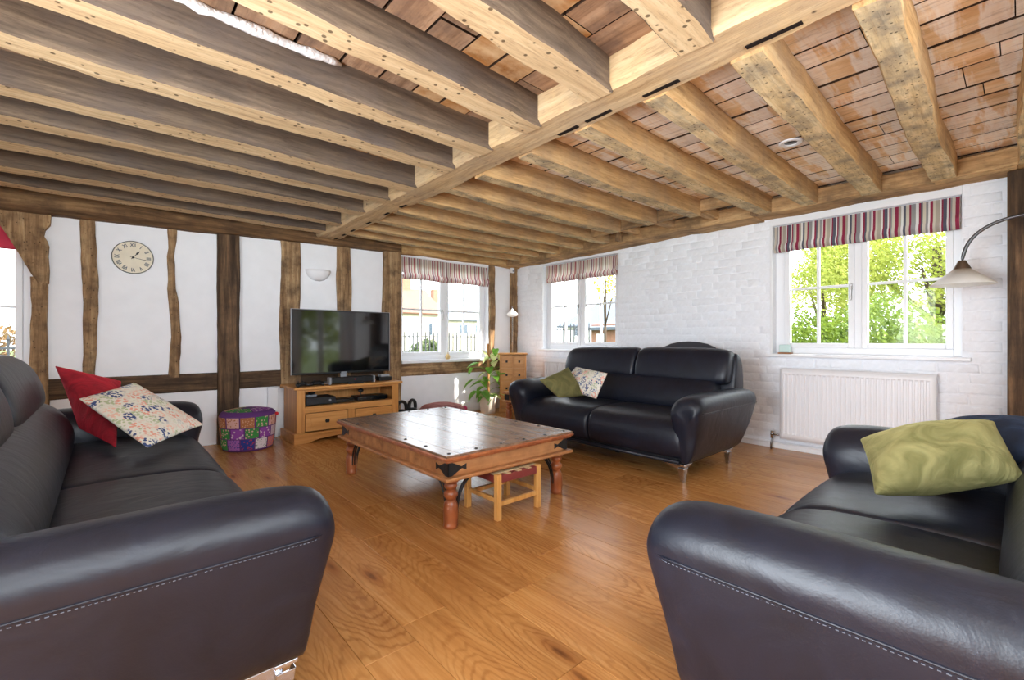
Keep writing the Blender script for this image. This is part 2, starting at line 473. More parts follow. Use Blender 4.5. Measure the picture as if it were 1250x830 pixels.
def floral():
    m, nt, b = nmat('floral_print')
    b.inputs['Roughness'].default_value = 0.9
    tc = N(nt, 'ShaderNodeTexCoord')
    big = N(nt, 'ShaderNodeTexVoronoi', Scale=17.0)
    small = N(nt, 'ShaderNodeTexVoronoi', Scale=70.0)
    L(nt, tc.outputs['Object'], big.inputs['Vector']); L(nt, tc.outputs['Object'], small.inputs['Vector'])
    sep = N(nt, 'ShaderNodeSeparateColor'); L(nt, big.outputs['Color'], sep.inputs[0])
    hue = ramp(nt, [(0.0, rgb(56, 74, 124)), (0.26, rgb(226, 160, 140)), (0.52, rgb(178, 188, 150)), (0.74, rgb(92, 112, 150)), (0.86, rgb(232, 190, 170))], 'CONSTANT')
    L(nt, sep.outputs[0], hue.inputs['Fac'])
    dot = ramp(nt, [(0.0, (1, 1, 1, 1)), (0.46, (1, 1, 1, 1)), (0.54, (0, 0, 0, 1))])
    L(nt, small.outputs['Distance'], dot.inputs['Fac'])
    cl = ramp(nt, [(0.0, (1, 1, 1, 1)), (0.55, (1, 1, 1, 1)), (0.66, (0.25, 0.25, 0.25, 1))])
    L(nt, big.outputs['Distance'], cl.inputs['Fac'])
    mu = N(nt, 'ShaderNodeMixRGB', blend_type='MULTIPLY', Fac=1.0)
    L(nt, dot.outputs[0], mu.inputs[1]); L(nt, cl.outputs[0], mu.inputs[2])
    mx = N(nt, 'ShaderNodeMixRGB')
    mx.inputs[1].default_value = rgb(226, 222, 210)
    L(nt, mu.outputs[0], mx.inputs[0]); L(nt, hue.outputs[0], mx.inputs[2]); L(nt, mx.outputs[0], b.inputs['Base Color'])
    return m


M['floral'] = floral()


def stripes(name, axis, freq, soft):
    m, nt, b = nmat(name)
    b.inputs['Roughness'].default_value = 0.85
    b.inputs['Specular IOR Level'].default_value = 0.2
    tc = N(nt, 'ShaderNodeTexCoord'); sp = N(nt, 'ShaderNodeSeparateXYZ'); L(nt, tc.outputs['Object'], sp.inputs[0])
    mu = N(nt, 'ShaderNodeMath', operation='MULTIPLY'); mu.inputs[1].default_value = freq; L(nt, sp.outputs[axis], mu.inputs[0])
    fr = N(nt, 'ShaderNodeMath', operation='FRACT'); L(nt, mu.outputs[0], fr.inputs[0])
    cr, rd, gy, dk, wh, bg_ = rgb(206, 196, 182), rgb(146, 50, 76), rgb(150, 146, 148), rgb(92, 92, 106), rgb(226, 222, 220), rgb(176, 164, 152)
    if soft:
        rd, gy, dk, bg_, cr, wh = rgb(176, 96, 106), rgb(196, 178, 170), rgb(146, 122, 126), rgb(212, 194, 182), rgb(224, 212, 202), rgb(240, 236, 234)
    seq = [(cr, .05), (gy, .04), (wh, .03), (rd, .045), (cr, .04), (bg_, .07), (wh, .03), (rd, .025), (dk, .06), (wh, .03), (rd, .025), (gy, .03), (cr, .05), (rd, .06), (bg_, .05), (wh, .04), (dk, .04), (cr, .06), (rd, .03), (gy, .08), (wh, .05), (rd, .035), (dk, .035)]
    tot = sum(w for _, w in seq); p = 0; st = []
    for c, w in seq:
        st.append((p / tot, c)); p += w
    r = ramp(nt, st, 'CONSTANT'); L(nt, fr.outputs[0], r.inputs['Fac']); L(nt, r.outputs[0], b.inputs['Base Color'])
    # cloth lets some daylight through
    tr = N(nt, 'ShaderNodeBsdfTranslucent'); L(nt, r.outputs[0], tr.inputs['Color'])
    mix = N(nt, 'ShaderNodeMixShader', Fac=0.5 if soft else 0.3); out = nt.nodes['Material Output']
    L(nt, b.outputs[0], mix.inputs[1]); L(nt, tr.outputs[0], mix.inputs[2]); L(nt, mix.outputs[0], out.inputs['Surface'])
    return m


M['stripe'] = stripes('striped_cloth', 0, 2.9, False)
M['stripe_soft'] = stripes('striped_cloth_soft', 0, 2.9, True)


def glass():
    m, nt, b = nmat('window_glass')
    nt.nodes.remove(b)
    t = N(nt, 'ShaderNodeBsdfTransparent'); t.inputs['Color'].default_value = (0.97, 0.98, 0.98, 1)
    g = N(nt, 'ShaderNodeBsdfGlossy', Roughness=0.02)
    fz = N(nt, 'ShaderNodeFresnel', IOR=1.22)
    mx = N(nt, 'ShaderNodeMixShader'); out = nt.nodes['Material Output']
    L(nt, fz.outputs[0], mx.inputs[0]); L(nt, t.outputs[0], mx.inputs[1]); L(nt, g.outputs[0], mx.inputs[2]); L(nt, mx.outputs[0], out.inputs['Surface'])
    return m


M['glass'] = glass()


def leafmat(name, c1, c2, trans=0.35):
    m, nt, b = nmat(name)
    b.inputs['Roughness'].default_value = 0.55
    b.inputs['Specular IOR Level'].default_value = 0.25
    tc = N(nt, 'ShaderNodeTexCoord'); nz = N(nt, 'ShaderNodeTexNoise', Scale=1.7, Detail=6.0, Roughness=0.8)
    L(nt, tc.outputs['Object'], nz.inputs['Vector'])
    r = ramp(nt, [(0.35, c1), (0.65, c2)]); L(nt, nz.outputs['Fac'], r.inputs['Fac']); L(nt, r.outputs[0], b.inputs['Base Color'])
    tr = N(nt, 'ShaderNodeBsdfTranslucent'); L(nt, r.outputs[0], tr.inputs['Color'])
    mix = N(nt, 'ShaderNodeMixShader', Fac=trans); out = nt.nodes['Material Output']
    L(nt, b.outputs[0], mix.inputs[1]); L(nt, tr.outputs[0], mix.inputs[2]); L(nt, mix.outputs[0], out.inputs['Surface'])
    return m


M['opal'] = leafmat('opal_glass', rgb(244, 243, 240), rgb(250, 249, 247), 0.45)
M['leaf_bush'] = leafmat('leaf_bush', rgb(74, 98, 34), rgb(142, 160, 58))
M['leaf_tree'] = leafmat('leaf_tree', rgb(124, 140, 52), rgb(186, 188, 92))
M['leaf_hedge'] = leafmat('leaf_hedge', rgb(66, 80, 48), rgb(104, 118, 76))
M['leaf_copper'] = leafmat('leaf_copper', rgb(96, 84, 52), rgb(150, 110, 74))
M['leaf_yellow'] = leafmat('leaf_yellow', rgb(170, 160, 50), rgb(206, 190, 80))
M['leaf_house'] = leafmat('leaf_houseplant', rgb(74, 134, 44), rgb(150, 196, 86), 0.4)
M['leaf_pale'] = leafmat('leaf_pale', rgb(196, 206, 130), rgb(226, 232, 180), 0.4)
M['bark'] = plain('bark', rgb(74, 60, 46), 0.95, var=0.2, bscale=12)
M['grass'] = plain('grass', rgb(88, 100, 62), 0.95, 0, 0.1, 0.8, 30, 0.25)
M['render_cream'] = plain('cream_render', rgb(190, 182, 164), 0.9, var=0.03, bscale=3)
M['render_white'] = plain('white_render', rgb(224, 220, 210), 0.9, var=0.03, bscale=3)
M['brick'] = plain('red_brick', rgb(136, 98, 78), 0.9, var=0.15, bscale=8)
M['rooftile'] = plain('clay_roof', rgb(122, 88, 74), 0.9, var=0.12, bscale=6)
M['slate'] = plain('slate_roof', rgb(92, 98, 108), 0.8, var=0.08, bscale=5)
M['darkglass'] = plain('dark_glazing', rgb(70, 80, 90), 0.1)
M['railing'] = plain('railing_black', rgb(40, 42, 46), 0.5)
M['stone'] = plain('stone_wall', rgb(120, 116, 112), 0.9, var=0.15, bscale=9)
M['orange'] = plain('orange_petals', rgb(226, 150, 30), 0.7)

# ------------------------------------------------------------------ room shell
def timber(name, p0, p1, w, h, mats, parent, seed=0, wob=0.008, n=12, ch=0.012, bend=None):
    p0, p1 = Vector(p0), Vector(p1)
    d = (p1 - p0).normalized()
    if abs(d.z) > 0.7:
        side, up = Vector((1, 0, 0)), Vector((0, 1, 0))
    else:
        up = Vector((0, 0, 1)); side = d.cross(up).normalized()
    ln = (p1 - p0).length
    n = max(n, int(ln * 14))
    rings = []
    for i in range(n + 1):
        t = i / n
        c = p0.lerp(p1, t)
        if bend:
            c = c + Vector(bend(t))
        q = t * ln * 1.6 + seed * 7.31
        a = noise.noise((q, 0.3, 1.1)) * wob * 2
        b_ = noise.noise((q, 5.3, 2.7)) * wob * 2
        e = noise.noise((q, 9.1, 4.9)) * wob * 1.4
        a += noise.noise((q * 5, 1.3, 7.1)) * wob * 0.8; b_ += noise.noise((q * 5, 6.3, 1.7)) * wob * 0.8; e += noise.noise((q * 4, 2.1, 3.9)) * wob * 0.6
        l, r, bt, tp = -w / 2 + a, w / 2 + b_, -h / 2 + e, h / 2
        k = ch * (0.8 + 0.6 * noise.noise((q * 2, 3.3, 8.8)))
        pts = [(l + k, bt), (r - k, bt), (r, bt + k), (r, tp - k), (r - k, tp), (l + k, tp), (l, tp - k), (l, bt + k)]
        rings.append([c + side * s_ + up * u_ for s_, u_ in pts])
    mb = MB()
    mb.loft(rings)
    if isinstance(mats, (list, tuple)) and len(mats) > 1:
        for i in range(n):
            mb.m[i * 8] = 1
    return mb.build(name, mats, parent, smooth=True, angle=38)


def slab(mb, a0, a1, z0, z1, holes, f):
    """wall panel between a0..a1 with rectangular holes [(h0,h1,hz0,hz1)]; f(a0,a1,z0,z1) adds a box"""
    cur = a0
    for h0, h1, hz0, hz1 in sorted(holes):
        if h0 > cur: f(cur, h0, z0, z1)
        if hz0 > z0: f(h0, h1, z0, hz0)
        if hz1 < z1: f(h0, h1, hz1, z1)
        cur = h1
    if cur < a1: f(cur, a1, z0, z1)


LX, RY = -1.9, -1.6          # left and rear walls
W2 = (0.29, 1.55, 0.875, 2.06)
W1 = (3.27, 4.55, 0.875, 2.06)
WB = (2.73, 4.13, 0.745, 2.05)
WL = (-1.65, -0.43, 0.60, 1.92)
WLEFT = (-0.55, 2.55, 0.85, 2.05)
WREAR = (-1.25, 1.85, 0.85, 2.05)
DREAR = (3.35, 4.45, 0.0, 2.05)

# floor
mb = MB().box(LX, RW, RY, BW, -0.06, -0.014)
floor = tag(mb.build('floor', M['dark_void']), 'honey oak plank floor', None, None, 'structure')
PW, PL = 0.178, 1.28


def plank_mesh():
    g, t, k = 0.0006, 0.014, 0.0012
    x0, x1, y0, y1 = g, PW - g, g, PL - g
    mb = MB()
    r0 = [(x0, y0, -t), (x1, y0, -t), (x1, y1, -t), (x0, y1, -t)]
    r1 = [(x0, y0, -k), (x1, y0, -k), (x1, y1, -k), (x0, y1, -k)]
    r2 = [(x0 + k, y0 + k, 0), (x1 - k, y0 + k, 0), (x1 - k, y1 - k, 0), (x0 + k, y1 - k, 0)]
    mb.loft([r0, r1, r2])
    return mb.mesh('plank', M['floor'])


pm = plank_mesh()
x = LX; col = 0
while x < RW - 0.01:
    y = RY - rnd.random() * PL * 0.9 if col else RY - 0.4
    y = max(y, RY - 0.9)
    while y < BW - 0.01:
        y0, y1 = max(y, RY), min(y + PL, BW)
        if y1 - y0 > 0.05:
            link(pm, 'plank', floor, (x, y0, 0), None, (min(1, (RW - x) / PW), (y1 - y0) / PL, 1))
        y += PL
    x += PW; col += 1

# right wall of painted brick
mb = MB()
slab(mb, RY, BW + 0.25, 0, 2.32, [W2, W1], lambda a, b, c, d: mb.box(RW, RW + 0.28, a, b, c, d))
wall_r = tag(mb.build('wall_right', M['paint']), 'white painted brick wall', None, None, 'structure')


def brick_mesh(ln, hh, seed):
    r = random.Random(seed)
    j = lambda a: r.uniform(-a, a)
    g = 0.004
    mb = MB()
    def ring(ins, dep, jit):
        return [Vector((-dep + j(jit) * 0.6, s * (ln / 2 - ins) + j(jit), t * (hh / 2 - ins) + j(jit))) for s, t in ((-1, -1), (1, -1), (1, 1), (-1, 1))]
    mb.loft([ring(g, -0.004, 0.0), ring(g + 0.001, 0.002, 0.002), ring(g + 0.010, 0.0055, 0.003)])
    return mb.mesh('brick', M['paint'], smooth=True, angle=60)


stretch = [brick_mesh(0.225, 0.0755, i) for i in range(9)]
header = [brick_mesh(0.1125, 0.0755, 40 + i) for i in range(6)]
cand = []
zc = 0.115
row = 0
while zc < 2.16:
    y = 0.03 + (0.056 if row % 2 else 0.0); k = row
    while y < BW - 0.02:
        isH = (k % 5 == 4) or (row % 4 == 3 and k % 2 == 0)
        ln = 0.1125 if isH else 0.225
        a, b = y, min(y + ln, BW)
        hit = [w for w in (W1, W2) if b > w[0] - 0.005 and a < w[1] + 0.005 and zc + 0.034 > w[2] - 0.03 and zc - 0.034 < w[3] + 0.02]
        if hit:
            w = hit[0]
            if a < w[0] - 0.03: b = w[0] - 0.004
            elif b > w[1] + 0.03: a = w[1] + 0.004
            else: a = b
        if b - a > 0.065:
            cand.append(((a + b) / 2, zc, b - a, isH and b - a < 0.12))
        y += ln; k += 1
    zc += 0.0755; row += 1


def hid(c):     # behind the sofa
    return 1.45 < c[0] < 3.5 and c[1] < 0.75


cand.sort(key=lambda c: (hid(c), -proj_size((RW, c[0], 0))))
for c in cand[:298]:
    src = rnd.choice(header if c[3] else stretch)
    o = link(src, 'brick', wall_r, (RW, c[0], c[1]), (rnd.uniform(-.012, .012), 0, 0), (rnd.uniform(0.75, 1.25), c[2] / (0.1125 if c[3] else 0.225), rnd.uniform(0.96, 1.02)))
mb = MB()
for c in cand[298:]:
    src = rnd.choice(header if c[3] else stretch); s = c[2] / (0.1125 if c[3] else 0.225)
    mb.add([(RW + v.co.x, c[0] + v.co.y * s, c[1] + v.co.z) for v in src.vertices], [tuple(p.vertices) for p in src.polygons])
tag(mb.build('brick_courses', M['paint'], wall_r, smooth=True, angle=60), kind='stuff')

# back wall, half timbered
mb = MB()
slab(mb, LX - 0.2, RW + 0.25, 0, 2.32, [WB, WL], lambda a, b, c, d: mb.box(a, b, BW, BW + 0.22, c, d))
wall_b = tag(mb.build('wall_back', M['plaster']), 'white plastered wall with exposed oak timbers', None, None, 'structure')
Yt = BW + 0.015
timber('stud', (-0.106, Yt, 0.66), (-0.106, Yt, 2.02), 0.095, 0.09, M['studZ'], wall_b, 1, 0.012, 14)
timber('stud', (0.452, Yt, 0.66), (0.452, Yt, 2.05), 0.072, 0.08, M['studZ'], wall_b, 2, 0.016, 14, bend=lambda t: (0.010 * math.sin(t * 7), 0, 0))
timber('post', (0.88, Yt - 0.015, 0.0), (0.88, Yt - 0.015, 2.08), 0.185, 0.11, M['postZ'], wall_b, 3, 0.006)
timber('stud', (1.449, Yt, 0.5), (1.449, Yt, 2.1), 0.195, 0.09, M['studZ'], wall_b, 4, 0.01)
timber('stud', (2.02, Yt, 0.5), (2.02, Yt, 2.12), 0.16, 0.09, M['studZ'], wall_b, 5, 0.008)
timber('post', (2.60, Yt - 0.02, 0.0), (2.60, Yt - 0.02, 2.12), 0.225, 0.12, M['studZ'], wall_b, 6, 0.008)
timber('stud', (4.19, Yt, 0.62), (4.19, Yt, 2.12), 0.09, 0.09, M['studZ'], wall_b, 7, 0.012, 14)
timber('post', (4.60, Yt - 0.02, 0.0), (4.60, Yt - 0.02, 2.12), 0.11, 0.12, M['studZ'], wall_b, 8, 0.01, 14)
timber('rail', (-0.39, Yt, 0.605), (0.79, Yt, 0.605), 0.09, 0.165, M['postX'], wall_b, 9, 0.008)
timber('rail', (0.97, Yt, 0.60), (2.49, Yt, 0.615), 0.09, 0.17, M['postX'], wall_b, 10, 0.008)
timber('rail', (2.71, Yt, 0.632), (4.56, Yt, 0.640), 0.09, 0.175, M['studX'], wall_b, 11, 0.008)
timber('wall_plate', (LX, 5.13, 2.03), (2.72, 5.13, 2.182), 0.15, 0.205, M['plate'], wall_b, 12, 0.010, 24)
timber('lintel', (2.70, 5.12, 2.125), (4.64, 5.12, 2.135), 0.17, 0.13, M['lintel'], wall_b, 13, 0.010, 20, bend=lambda t: (0, 0, 0.02 * math.sin(t * math.pi)))
timber('post', (-0.39, Yt - 0.02, 0.0), (-0.39, Yt - 0.02, 1.49), 0.105, 0.12, M['studZ'], wall_b, 14, 0.009, 14)
# knee brace sweeping up from the end post to the plate
outer = [(59, 346), (60, 330), (58.5, 312), (59.5, 300), (57, 293), (53, 287), (55, 280), (61, 274), (62, 262)]
inner = [(46, 346), (38, 334), (30, 321), (22, 308), (15, 297), (8, 286), (0, 275), (-9, 264), (-22, 248)]
mb = MB()
rings = []
for (a, b), (c, d) in zip(outer, inner):
    P, Q = pY(a, b, 5.08), pY(c, d, 5.08)
    rings.append([P, P + Vector((0, 0.1, 0)), Q + Vector((0, 0.1, 0)), Q, Q.lerp(P, 0.12) + Vector((0, -0.012, 0))])
mb.loft(rings)
mb.build('brace', M['studZ'], wall_b, smooth=True, angle=40)

# left and rear walls
mb = MB()
slab(mb, RY, BW, 0, 2.32, [WLEFT], lambda a, b, c, d: mb.box(LX - 0.2, LX, a, b, c, d))
tag(mb.build('wall_left', M['plaster']), 'plain white wall', None, None, 'structure')
mb = MB()
slab(mb, LX - 0.2, RW + 0.25, 0, 2.32, [WREAR, DREAR], lambda a, b, c, d: mb.box(a, b, RY - 0.2, RY, c, d))
tag(mb.build('wall_rear', M['plaster']), 'plain white wall', None, None, 'structure')

# skirtings
mb = MB(); mb.box(RW - 0.022, RW - 0.001, 0.08, BW, 0.0, 0.062); mb.tube([(RW - 0.03, 0.1, 0.052), (RW - 0.03, BW - 0.3, 0.052)], 0.009, 6)
tag(mb.build('baseboard_right', M['white'], bevel=0.004), None, None, None, 'structure')
mb = MB(); mb.box(2.72, 4.56, BW - 0.02, BW - 0.001, 0.0, 0.13); mb.box(0.975, 1.30, BW - 0.02, BW - 0.001, 0, 0.02)
tag(mb.build('baseboard_back', M['white'], bevel=0.004), None, None, None, 'structure')
mb = MB(); mb.box(1.225, 1.32, BW - 0.055, BW - 0.001, 0.0, 0.515)
tag(mb.build('trim_1', M['white'], bevel=0.004), 'white vertical pipe boxing', None, None, 'structure')

# ------------------------------------------------------------------ ceiling
mb = MB().box(LX, RW + 0.02, RY, BW + 0.02, 2.30, 2.36)
ceil = tag(mb.build('ceiling', M['dark_void']), 'old boarded ceiling with exposed joists', None, None, 'structure')
BZ = 2.266
x = 1.86
while x < 4.62:
    w = rnd.uniform(0.15, 0.25)
    y = RY - rnd.uniform(0, 0.9)
    while y < BW:
        ln = rnd.uniform(1.6, 3.0)
        y0, y1 = max(RY, y), min(BW, y + ln)
        if y1 - y0 > 0.05:
            dz = rnd.uniform(0, 0.006)
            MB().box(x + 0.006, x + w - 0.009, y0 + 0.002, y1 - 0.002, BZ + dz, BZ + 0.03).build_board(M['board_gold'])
        y += ln
    x += w
x = 1.70
while x > LX:
    w = rnd.uniform(0.16, 0.24)
    y = RY - rnd.uniform(0, 0.9)
    while y < BW:
        ln = rnd.uniform(1.2, 2.4)
        y0, y1 = max(RY, y), min(BW, y + ln)
        if y1 - y0 > 0.05:
            dz = rnd.uniform(0, 0.01)
            mt = M['board_orange'] if 1.2 < x <= 1.56 and rnd.random() < 0.6 else M['board_dark']
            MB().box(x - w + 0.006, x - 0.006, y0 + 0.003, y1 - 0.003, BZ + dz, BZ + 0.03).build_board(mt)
        y += ln
    x -= w
timber('main_beam', (1.80, RY, 2.245), (1.80, BW, 2.195), 0.235, 0.18, M['beam'], ceil, 20, 0.010, 40, 0.03)
for i, (c0, c1, jw) in enumerate([(-1.5, -1.35, .15), (-1.08, -0.93, .16), (-0.62, -0.48, .15), (-0.15, -0.02, .16), (0.25, 0.42, .16), (0.56, 0.845, .15), (1.02, 1.31, .145), (1.55, 1.745, .145),
                               (2.12, 2.15, .145), (2.535, 2.55, .15), (3.01, 3.04, .15), (3.43, 3.445, .14), (3.90, 3.915, .165), (4.41, 4.43, .155), (4.835, 4.845, .155)]):
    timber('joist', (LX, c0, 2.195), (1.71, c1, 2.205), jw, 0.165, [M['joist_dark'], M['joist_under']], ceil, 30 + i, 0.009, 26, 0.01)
RJ = [4.767, 4.413, 4.06, 3.654, 3.249, 2.857, 2.439, 1.996, 1.542, 1.11, 0.714, 0.30, -0.10, -0.5, -0.95, -1.4]
for i, yc in enumerate(RJ):
    xe = 4.40
    if 5 <= i <= 7: xe = 4.0
    w = 0.085 + 0.004 * i if i < 12 else 0.12
    b0 = rnd.uniform(-0.02, 0.03)
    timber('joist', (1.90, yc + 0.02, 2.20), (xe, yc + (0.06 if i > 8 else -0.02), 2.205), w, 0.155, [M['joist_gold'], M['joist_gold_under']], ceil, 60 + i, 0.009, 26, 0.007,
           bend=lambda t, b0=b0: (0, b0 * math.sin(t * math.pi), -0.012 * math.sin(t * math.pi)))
timber('trimmer', (4.02, 1.50, 2.215), (4.06, 3.28, 2.20), 0.075, 0.10, M['plate_y'], ceil, 80, 0.008, 12)
for yc in (2.857, 2.439, 1.996):
    timber('stub', (4.08, yc - 0.01, 2.21), (4.42, yc - 0.03, 2.20), 0.08, 0.09, M['joist_gold'], ceil, 84 + int(yc * 10), 0.008, 6)
timber('wall_plate', (4.52, RY, 2.19), (4.52, 1.62, 2.185), 0.30, 0.12, M['plate_y'], ceil, 90, 0.014, 24)
timber('wall_plate', (4.52, 1.62, 2.18), (4.52, BW, 2.145), 0.30, 0.13, M['plate_y'], ceil, 91, 0.012, 24)
for u in (757, 922):
    p = pX(u, 290, 4.36)
    timber('stub', (4.34, p.y, 2.12), (4.34, p.y, 2.26), 0.09, 0.05, M['studZ'], ceil, int(u), 0.005, 4)
timber('batten', (4.40, 0.41, 2.125), (4.40, 0.02, 2.135), 0.03, 0.055, M['plate_y'], ceil, 92, 0.004, 6)
mb = MB()   # lime plaster crumbs above a joist
seg = [(0.80 - 0.045 * i, 2.062 - 0.004 * math.sin(i), 2.254) for i in range(26)]
mb.tube([(a, b + rnd.uniform(-.004, .004), c + rnd.uniform(-.006, .004)) for a, b, c in seg], [0.006] + [rnd.uniform(0.014, 0.026) for _ in range(24)] + [0.004], 7)
mb.build('plaster_remnant', M['crumb'], ceil, smooth=True)
for i, (u, v, ln) in enumerate([(412, 291, .10), (421, 286, .10), (432, 277, .11), (451, 267, .12), (473, 256, .12), (494, 247, .14), (695, 157, .17), (732, 143, .20), (808, 92, .22), (945, 28, .24)]):
    p = pX(u, v, 1.87)
    t_ = (p.y - RY) / (BW - RY); q = t_ * (BW - RY) * 1.6 + 20 * 7.31
    zb = 2.245 - 0.05 * t_ - 0.09 + (noise.noise((q, 9.1, 4.9)) * 1.4 + noise.noise((q * 4, 2.1, 3.9)) * 0.6) * 0.010
    MB().box(1.848, 1.870, p.y - ln * 0.4, p.y + ln * 0.4, zb - 0.004, zb + 0.03).build('mortise', M['dark_void'], ceil)

# oak post on the right wall
tag(timber('trim_3', (4.555, -0.075, 0.0), (4.555, -0.075, 2.12), 0.16, 0.28, M['postZ'], None, 95, 0.006, 14, 0.02), 'oak post standing against the brick wall', None, None, 'structure')


# ------------------------------------------------------------------ windows
def make_window(name, label, loc, rz, w, z0, z1, cols=2, rows=2, fy=0.085, sill=(0.05, 0.05), sill_ext=0.05, handle=True, left=0.055, right=0.055, mull=0.05):
    root = struct(name, loc, rz, label)
    d0, d1 = fy, fy + 0.06
    mb = MB()
    mb.box(0, left, d0, d1, z0, z1); mb.box(w - right, w, d0, d1, z0, z1)
    mb.box(left, w - right, d0, d1, z0, z0 + 0.055); mb.box(left, w - right, d0, d1, z1 - 0.055, z1)
    cm = w / 2
    mb.box(cm - mull / 2, cm + mull / 2, d0, d1, z0 + 0.055, z1 - 0.055)
    mb.build('frame', M['white'], root, bevel=0.005)
    for a, b in ((left, cm - mull / 2), (cm + mull / 2, w - right)):
        s = 0.042; e0, e1 = d0 - 0.012, d1 - 0.012
        mb = MB(); zb, zt = z0 + 0.055, z1 - 0.055
        mb.box(a, a + s, e0, e1, zb, zt); mb.box(b - s, b, e0, e1, zb, zt); mb.box(a + s, b - s, e0, e1, zb, zb + s); mb.box(a + s, b - s, e0, e1, zt - s, zt)
        sash = mb.build('sash', M['white'], root, bevel=0.006)
        ga, gb, gz0, gz1 = a + s, b - s, zb + s, zt - s
        cw, rh = (gb - ga) / cols, (gz1 - gz0) / rows
        for i in range(1, cols):
            MB().box(ga + i * cw - 0.011, ga + i * cw + 0.011, d0 + 0.004, d0 + 0.036, gz0, gz1).build('glazing_bar', M['white'], sash, bevel=0.003)
        for j in range(1, rows):
            MB().box(ga, gb, d0 + 0.006, d0 + 0.034, gz0 + j * rh - 0.011, gz0 + j * rh + 0.011).build('glazing_bar', M['white'], sash, bevel=0.003)
        for i in range(cols):
            for j in range(rows):
                x0, x1 = ga + i * cw, ga + (i + 1) * cw
                y_ = d0 + 0.02
                MB().add([(x0, y_, gz0 + j * rh), (x1, y_, gz0 + j * rh), (x1, y_, gz0 + (j + 1) * rh), (x0, y_, gz0 + (j + 1) * rh)], [(0, 1, 2, 3)]).build('pane', M['glass'], sash)
    if handle:
        mb = MB(); hx = cm - mull / 2 - 0.02; hz = (z0 + z1) / 2 - 0.04
        mb.box(hx - 0.01, hx + 0.01, d0 - 0.03, d0 - 0.012, hz, hz + 0.05); mb.box(hx - 0.007, hx + 0.007, d0 - 0.045, d0 - 0.03, hz - 0.09, hz + 0.03)
        mb.build('handle', M['pewter'], root, bevel=0.003)
    if sill:
        mb = MB(); mb.box(-sill_ext, w + sill_ext, -sill[0], 0.0, z0 - sill[1], z0 - 0.003); mb.box(0, w, 0.0, fy, z0 - 0.02, z0 - 0.003)
        mb.build('window_sill', M['white'], root, bevel=0.006)
    return root


w_right = make_window('window_1', 'white casement window above the radiator', (RW, W2[1], 0), -math.pi / 2, W2[1] - W2[0], W2[2], W2[3], left=0.075, right=0.05, sill=(0.045, 0.03))
make_window('window_2', 'white casement window behind the black sofa', (RW, W1[1], 0), -math.pi / 2, W1[1] - W1[0], W1[2], W1[3], sill=(0.045, 0.03), left=0.06)
make_window('window_3', 'white casement window behind the houseplant', (WB[0], BW, 0), 0, WB[1] - WB[0], WB[2], WB[3], sill=(0.05, 0.04), sill_ext=0.0, left=0.03, right=0.06)
make_window('window_4', 'white window beyond the knee brace', (WL[0], BW, 0), 0, WL[1] - WL[0], WL[2], WL[3], sill=(0.03, 0.03), sill_ext=0.0, right=0.06)
make_window('window_5', 'wide white window', (LX, WLEFT[0], 0), math.pi / 2, WLEFT[1] - WLEFT[0], WLEFT[2], WLEFT[3])  # this and the next are unseen windows added to admit fill light
make_window('window_6', 'wide white window', (WREAR[1], RY, 0), math.pi, WREAR[1] - WREAR[0], WREAR[2], WREAR[3])
make_window('door_1', 'white glazed garden door', (DREAR[1], RY, 0), math.pi, DREAR[1] - DREAR[0], 0.0, DREAR[3], cols=1, rows=1, sill=None, handle=False)
# white lining board round the recess of the right window
mb = MB()
mb.box(RW - 0.012, RW + 0.08, W2[1] + 0.001, W2[1] + 0.022, W2[2] - 0.005, 2.10); mb.box(RW - 0.010, RW + 0.08, W2[0] - 0.004, W2[1] + 0.02, W2[3] + 0.001, 2.125)
tag(mb.build('trim_2', M['white'], bevel=0.003), 'white lining board of the window recess', None, None, 'structure')

# ------------------------------------------------------------------ blinds
def make_blind(name, label, loc, rz, w, zt, zb, mat, seed=0, slump=0.0):
    t = thing(name, label, 'blind', loc, rz, None)
    prof = [(0.0, zt), (-0.004, zb + 0.14), (-0.010, zb + 0.085), (-0.030, zb + 0.065), (-0.040, zb + 0.035), (-0.022, zb + 0.004), (-0.004, zb), (0.012, zb + 0.03), (0.012, zb + 0.06)]
    prof = [(p[0], p[1]) for p in prof]
    nx = 48
    vs_, fs = [], []
    for i in range(nx + 1):
        x = w * i / nx
        for k, (y, z) in enumerate(prof):
            q = min(1, k / 3)
            yy = y - q * 0.010 * noise.noise((x * 7 + seed, k * 0.35, 0)) - q * 0.004 * math.sin(x * 40 + seed)
            zz = z + q * 0.008 * noise.noise((x * 3 + seed, 4.2, 0))
            xx = x + slump * (zt - z) * q * (1 if x > w * 0.5 else 1)
            if slump and i > nx - 4 and 1 <= k <= 4:
                zz += 0.035 * (i - nx + 4) / 4; yy -= 0.012
            vs_.append((min(max(xx, 0), w), yy, zz))
    n = len(prof)
    for i in range(nx):
        for k in range(n - 1):
            fs.append((i * n + k, (i + 1) * n + k, (i + 1) * n + k + 1, i * n + k + 1))
    f = MB().add(vs_, fs).build('fabric', mat, t, smooth=True)
    MB().box(0, w, 0.002, 0.03, zt - 0.03, zt + 0.004).build('headrail', M['white'], t, bevel=0.003)
    return t


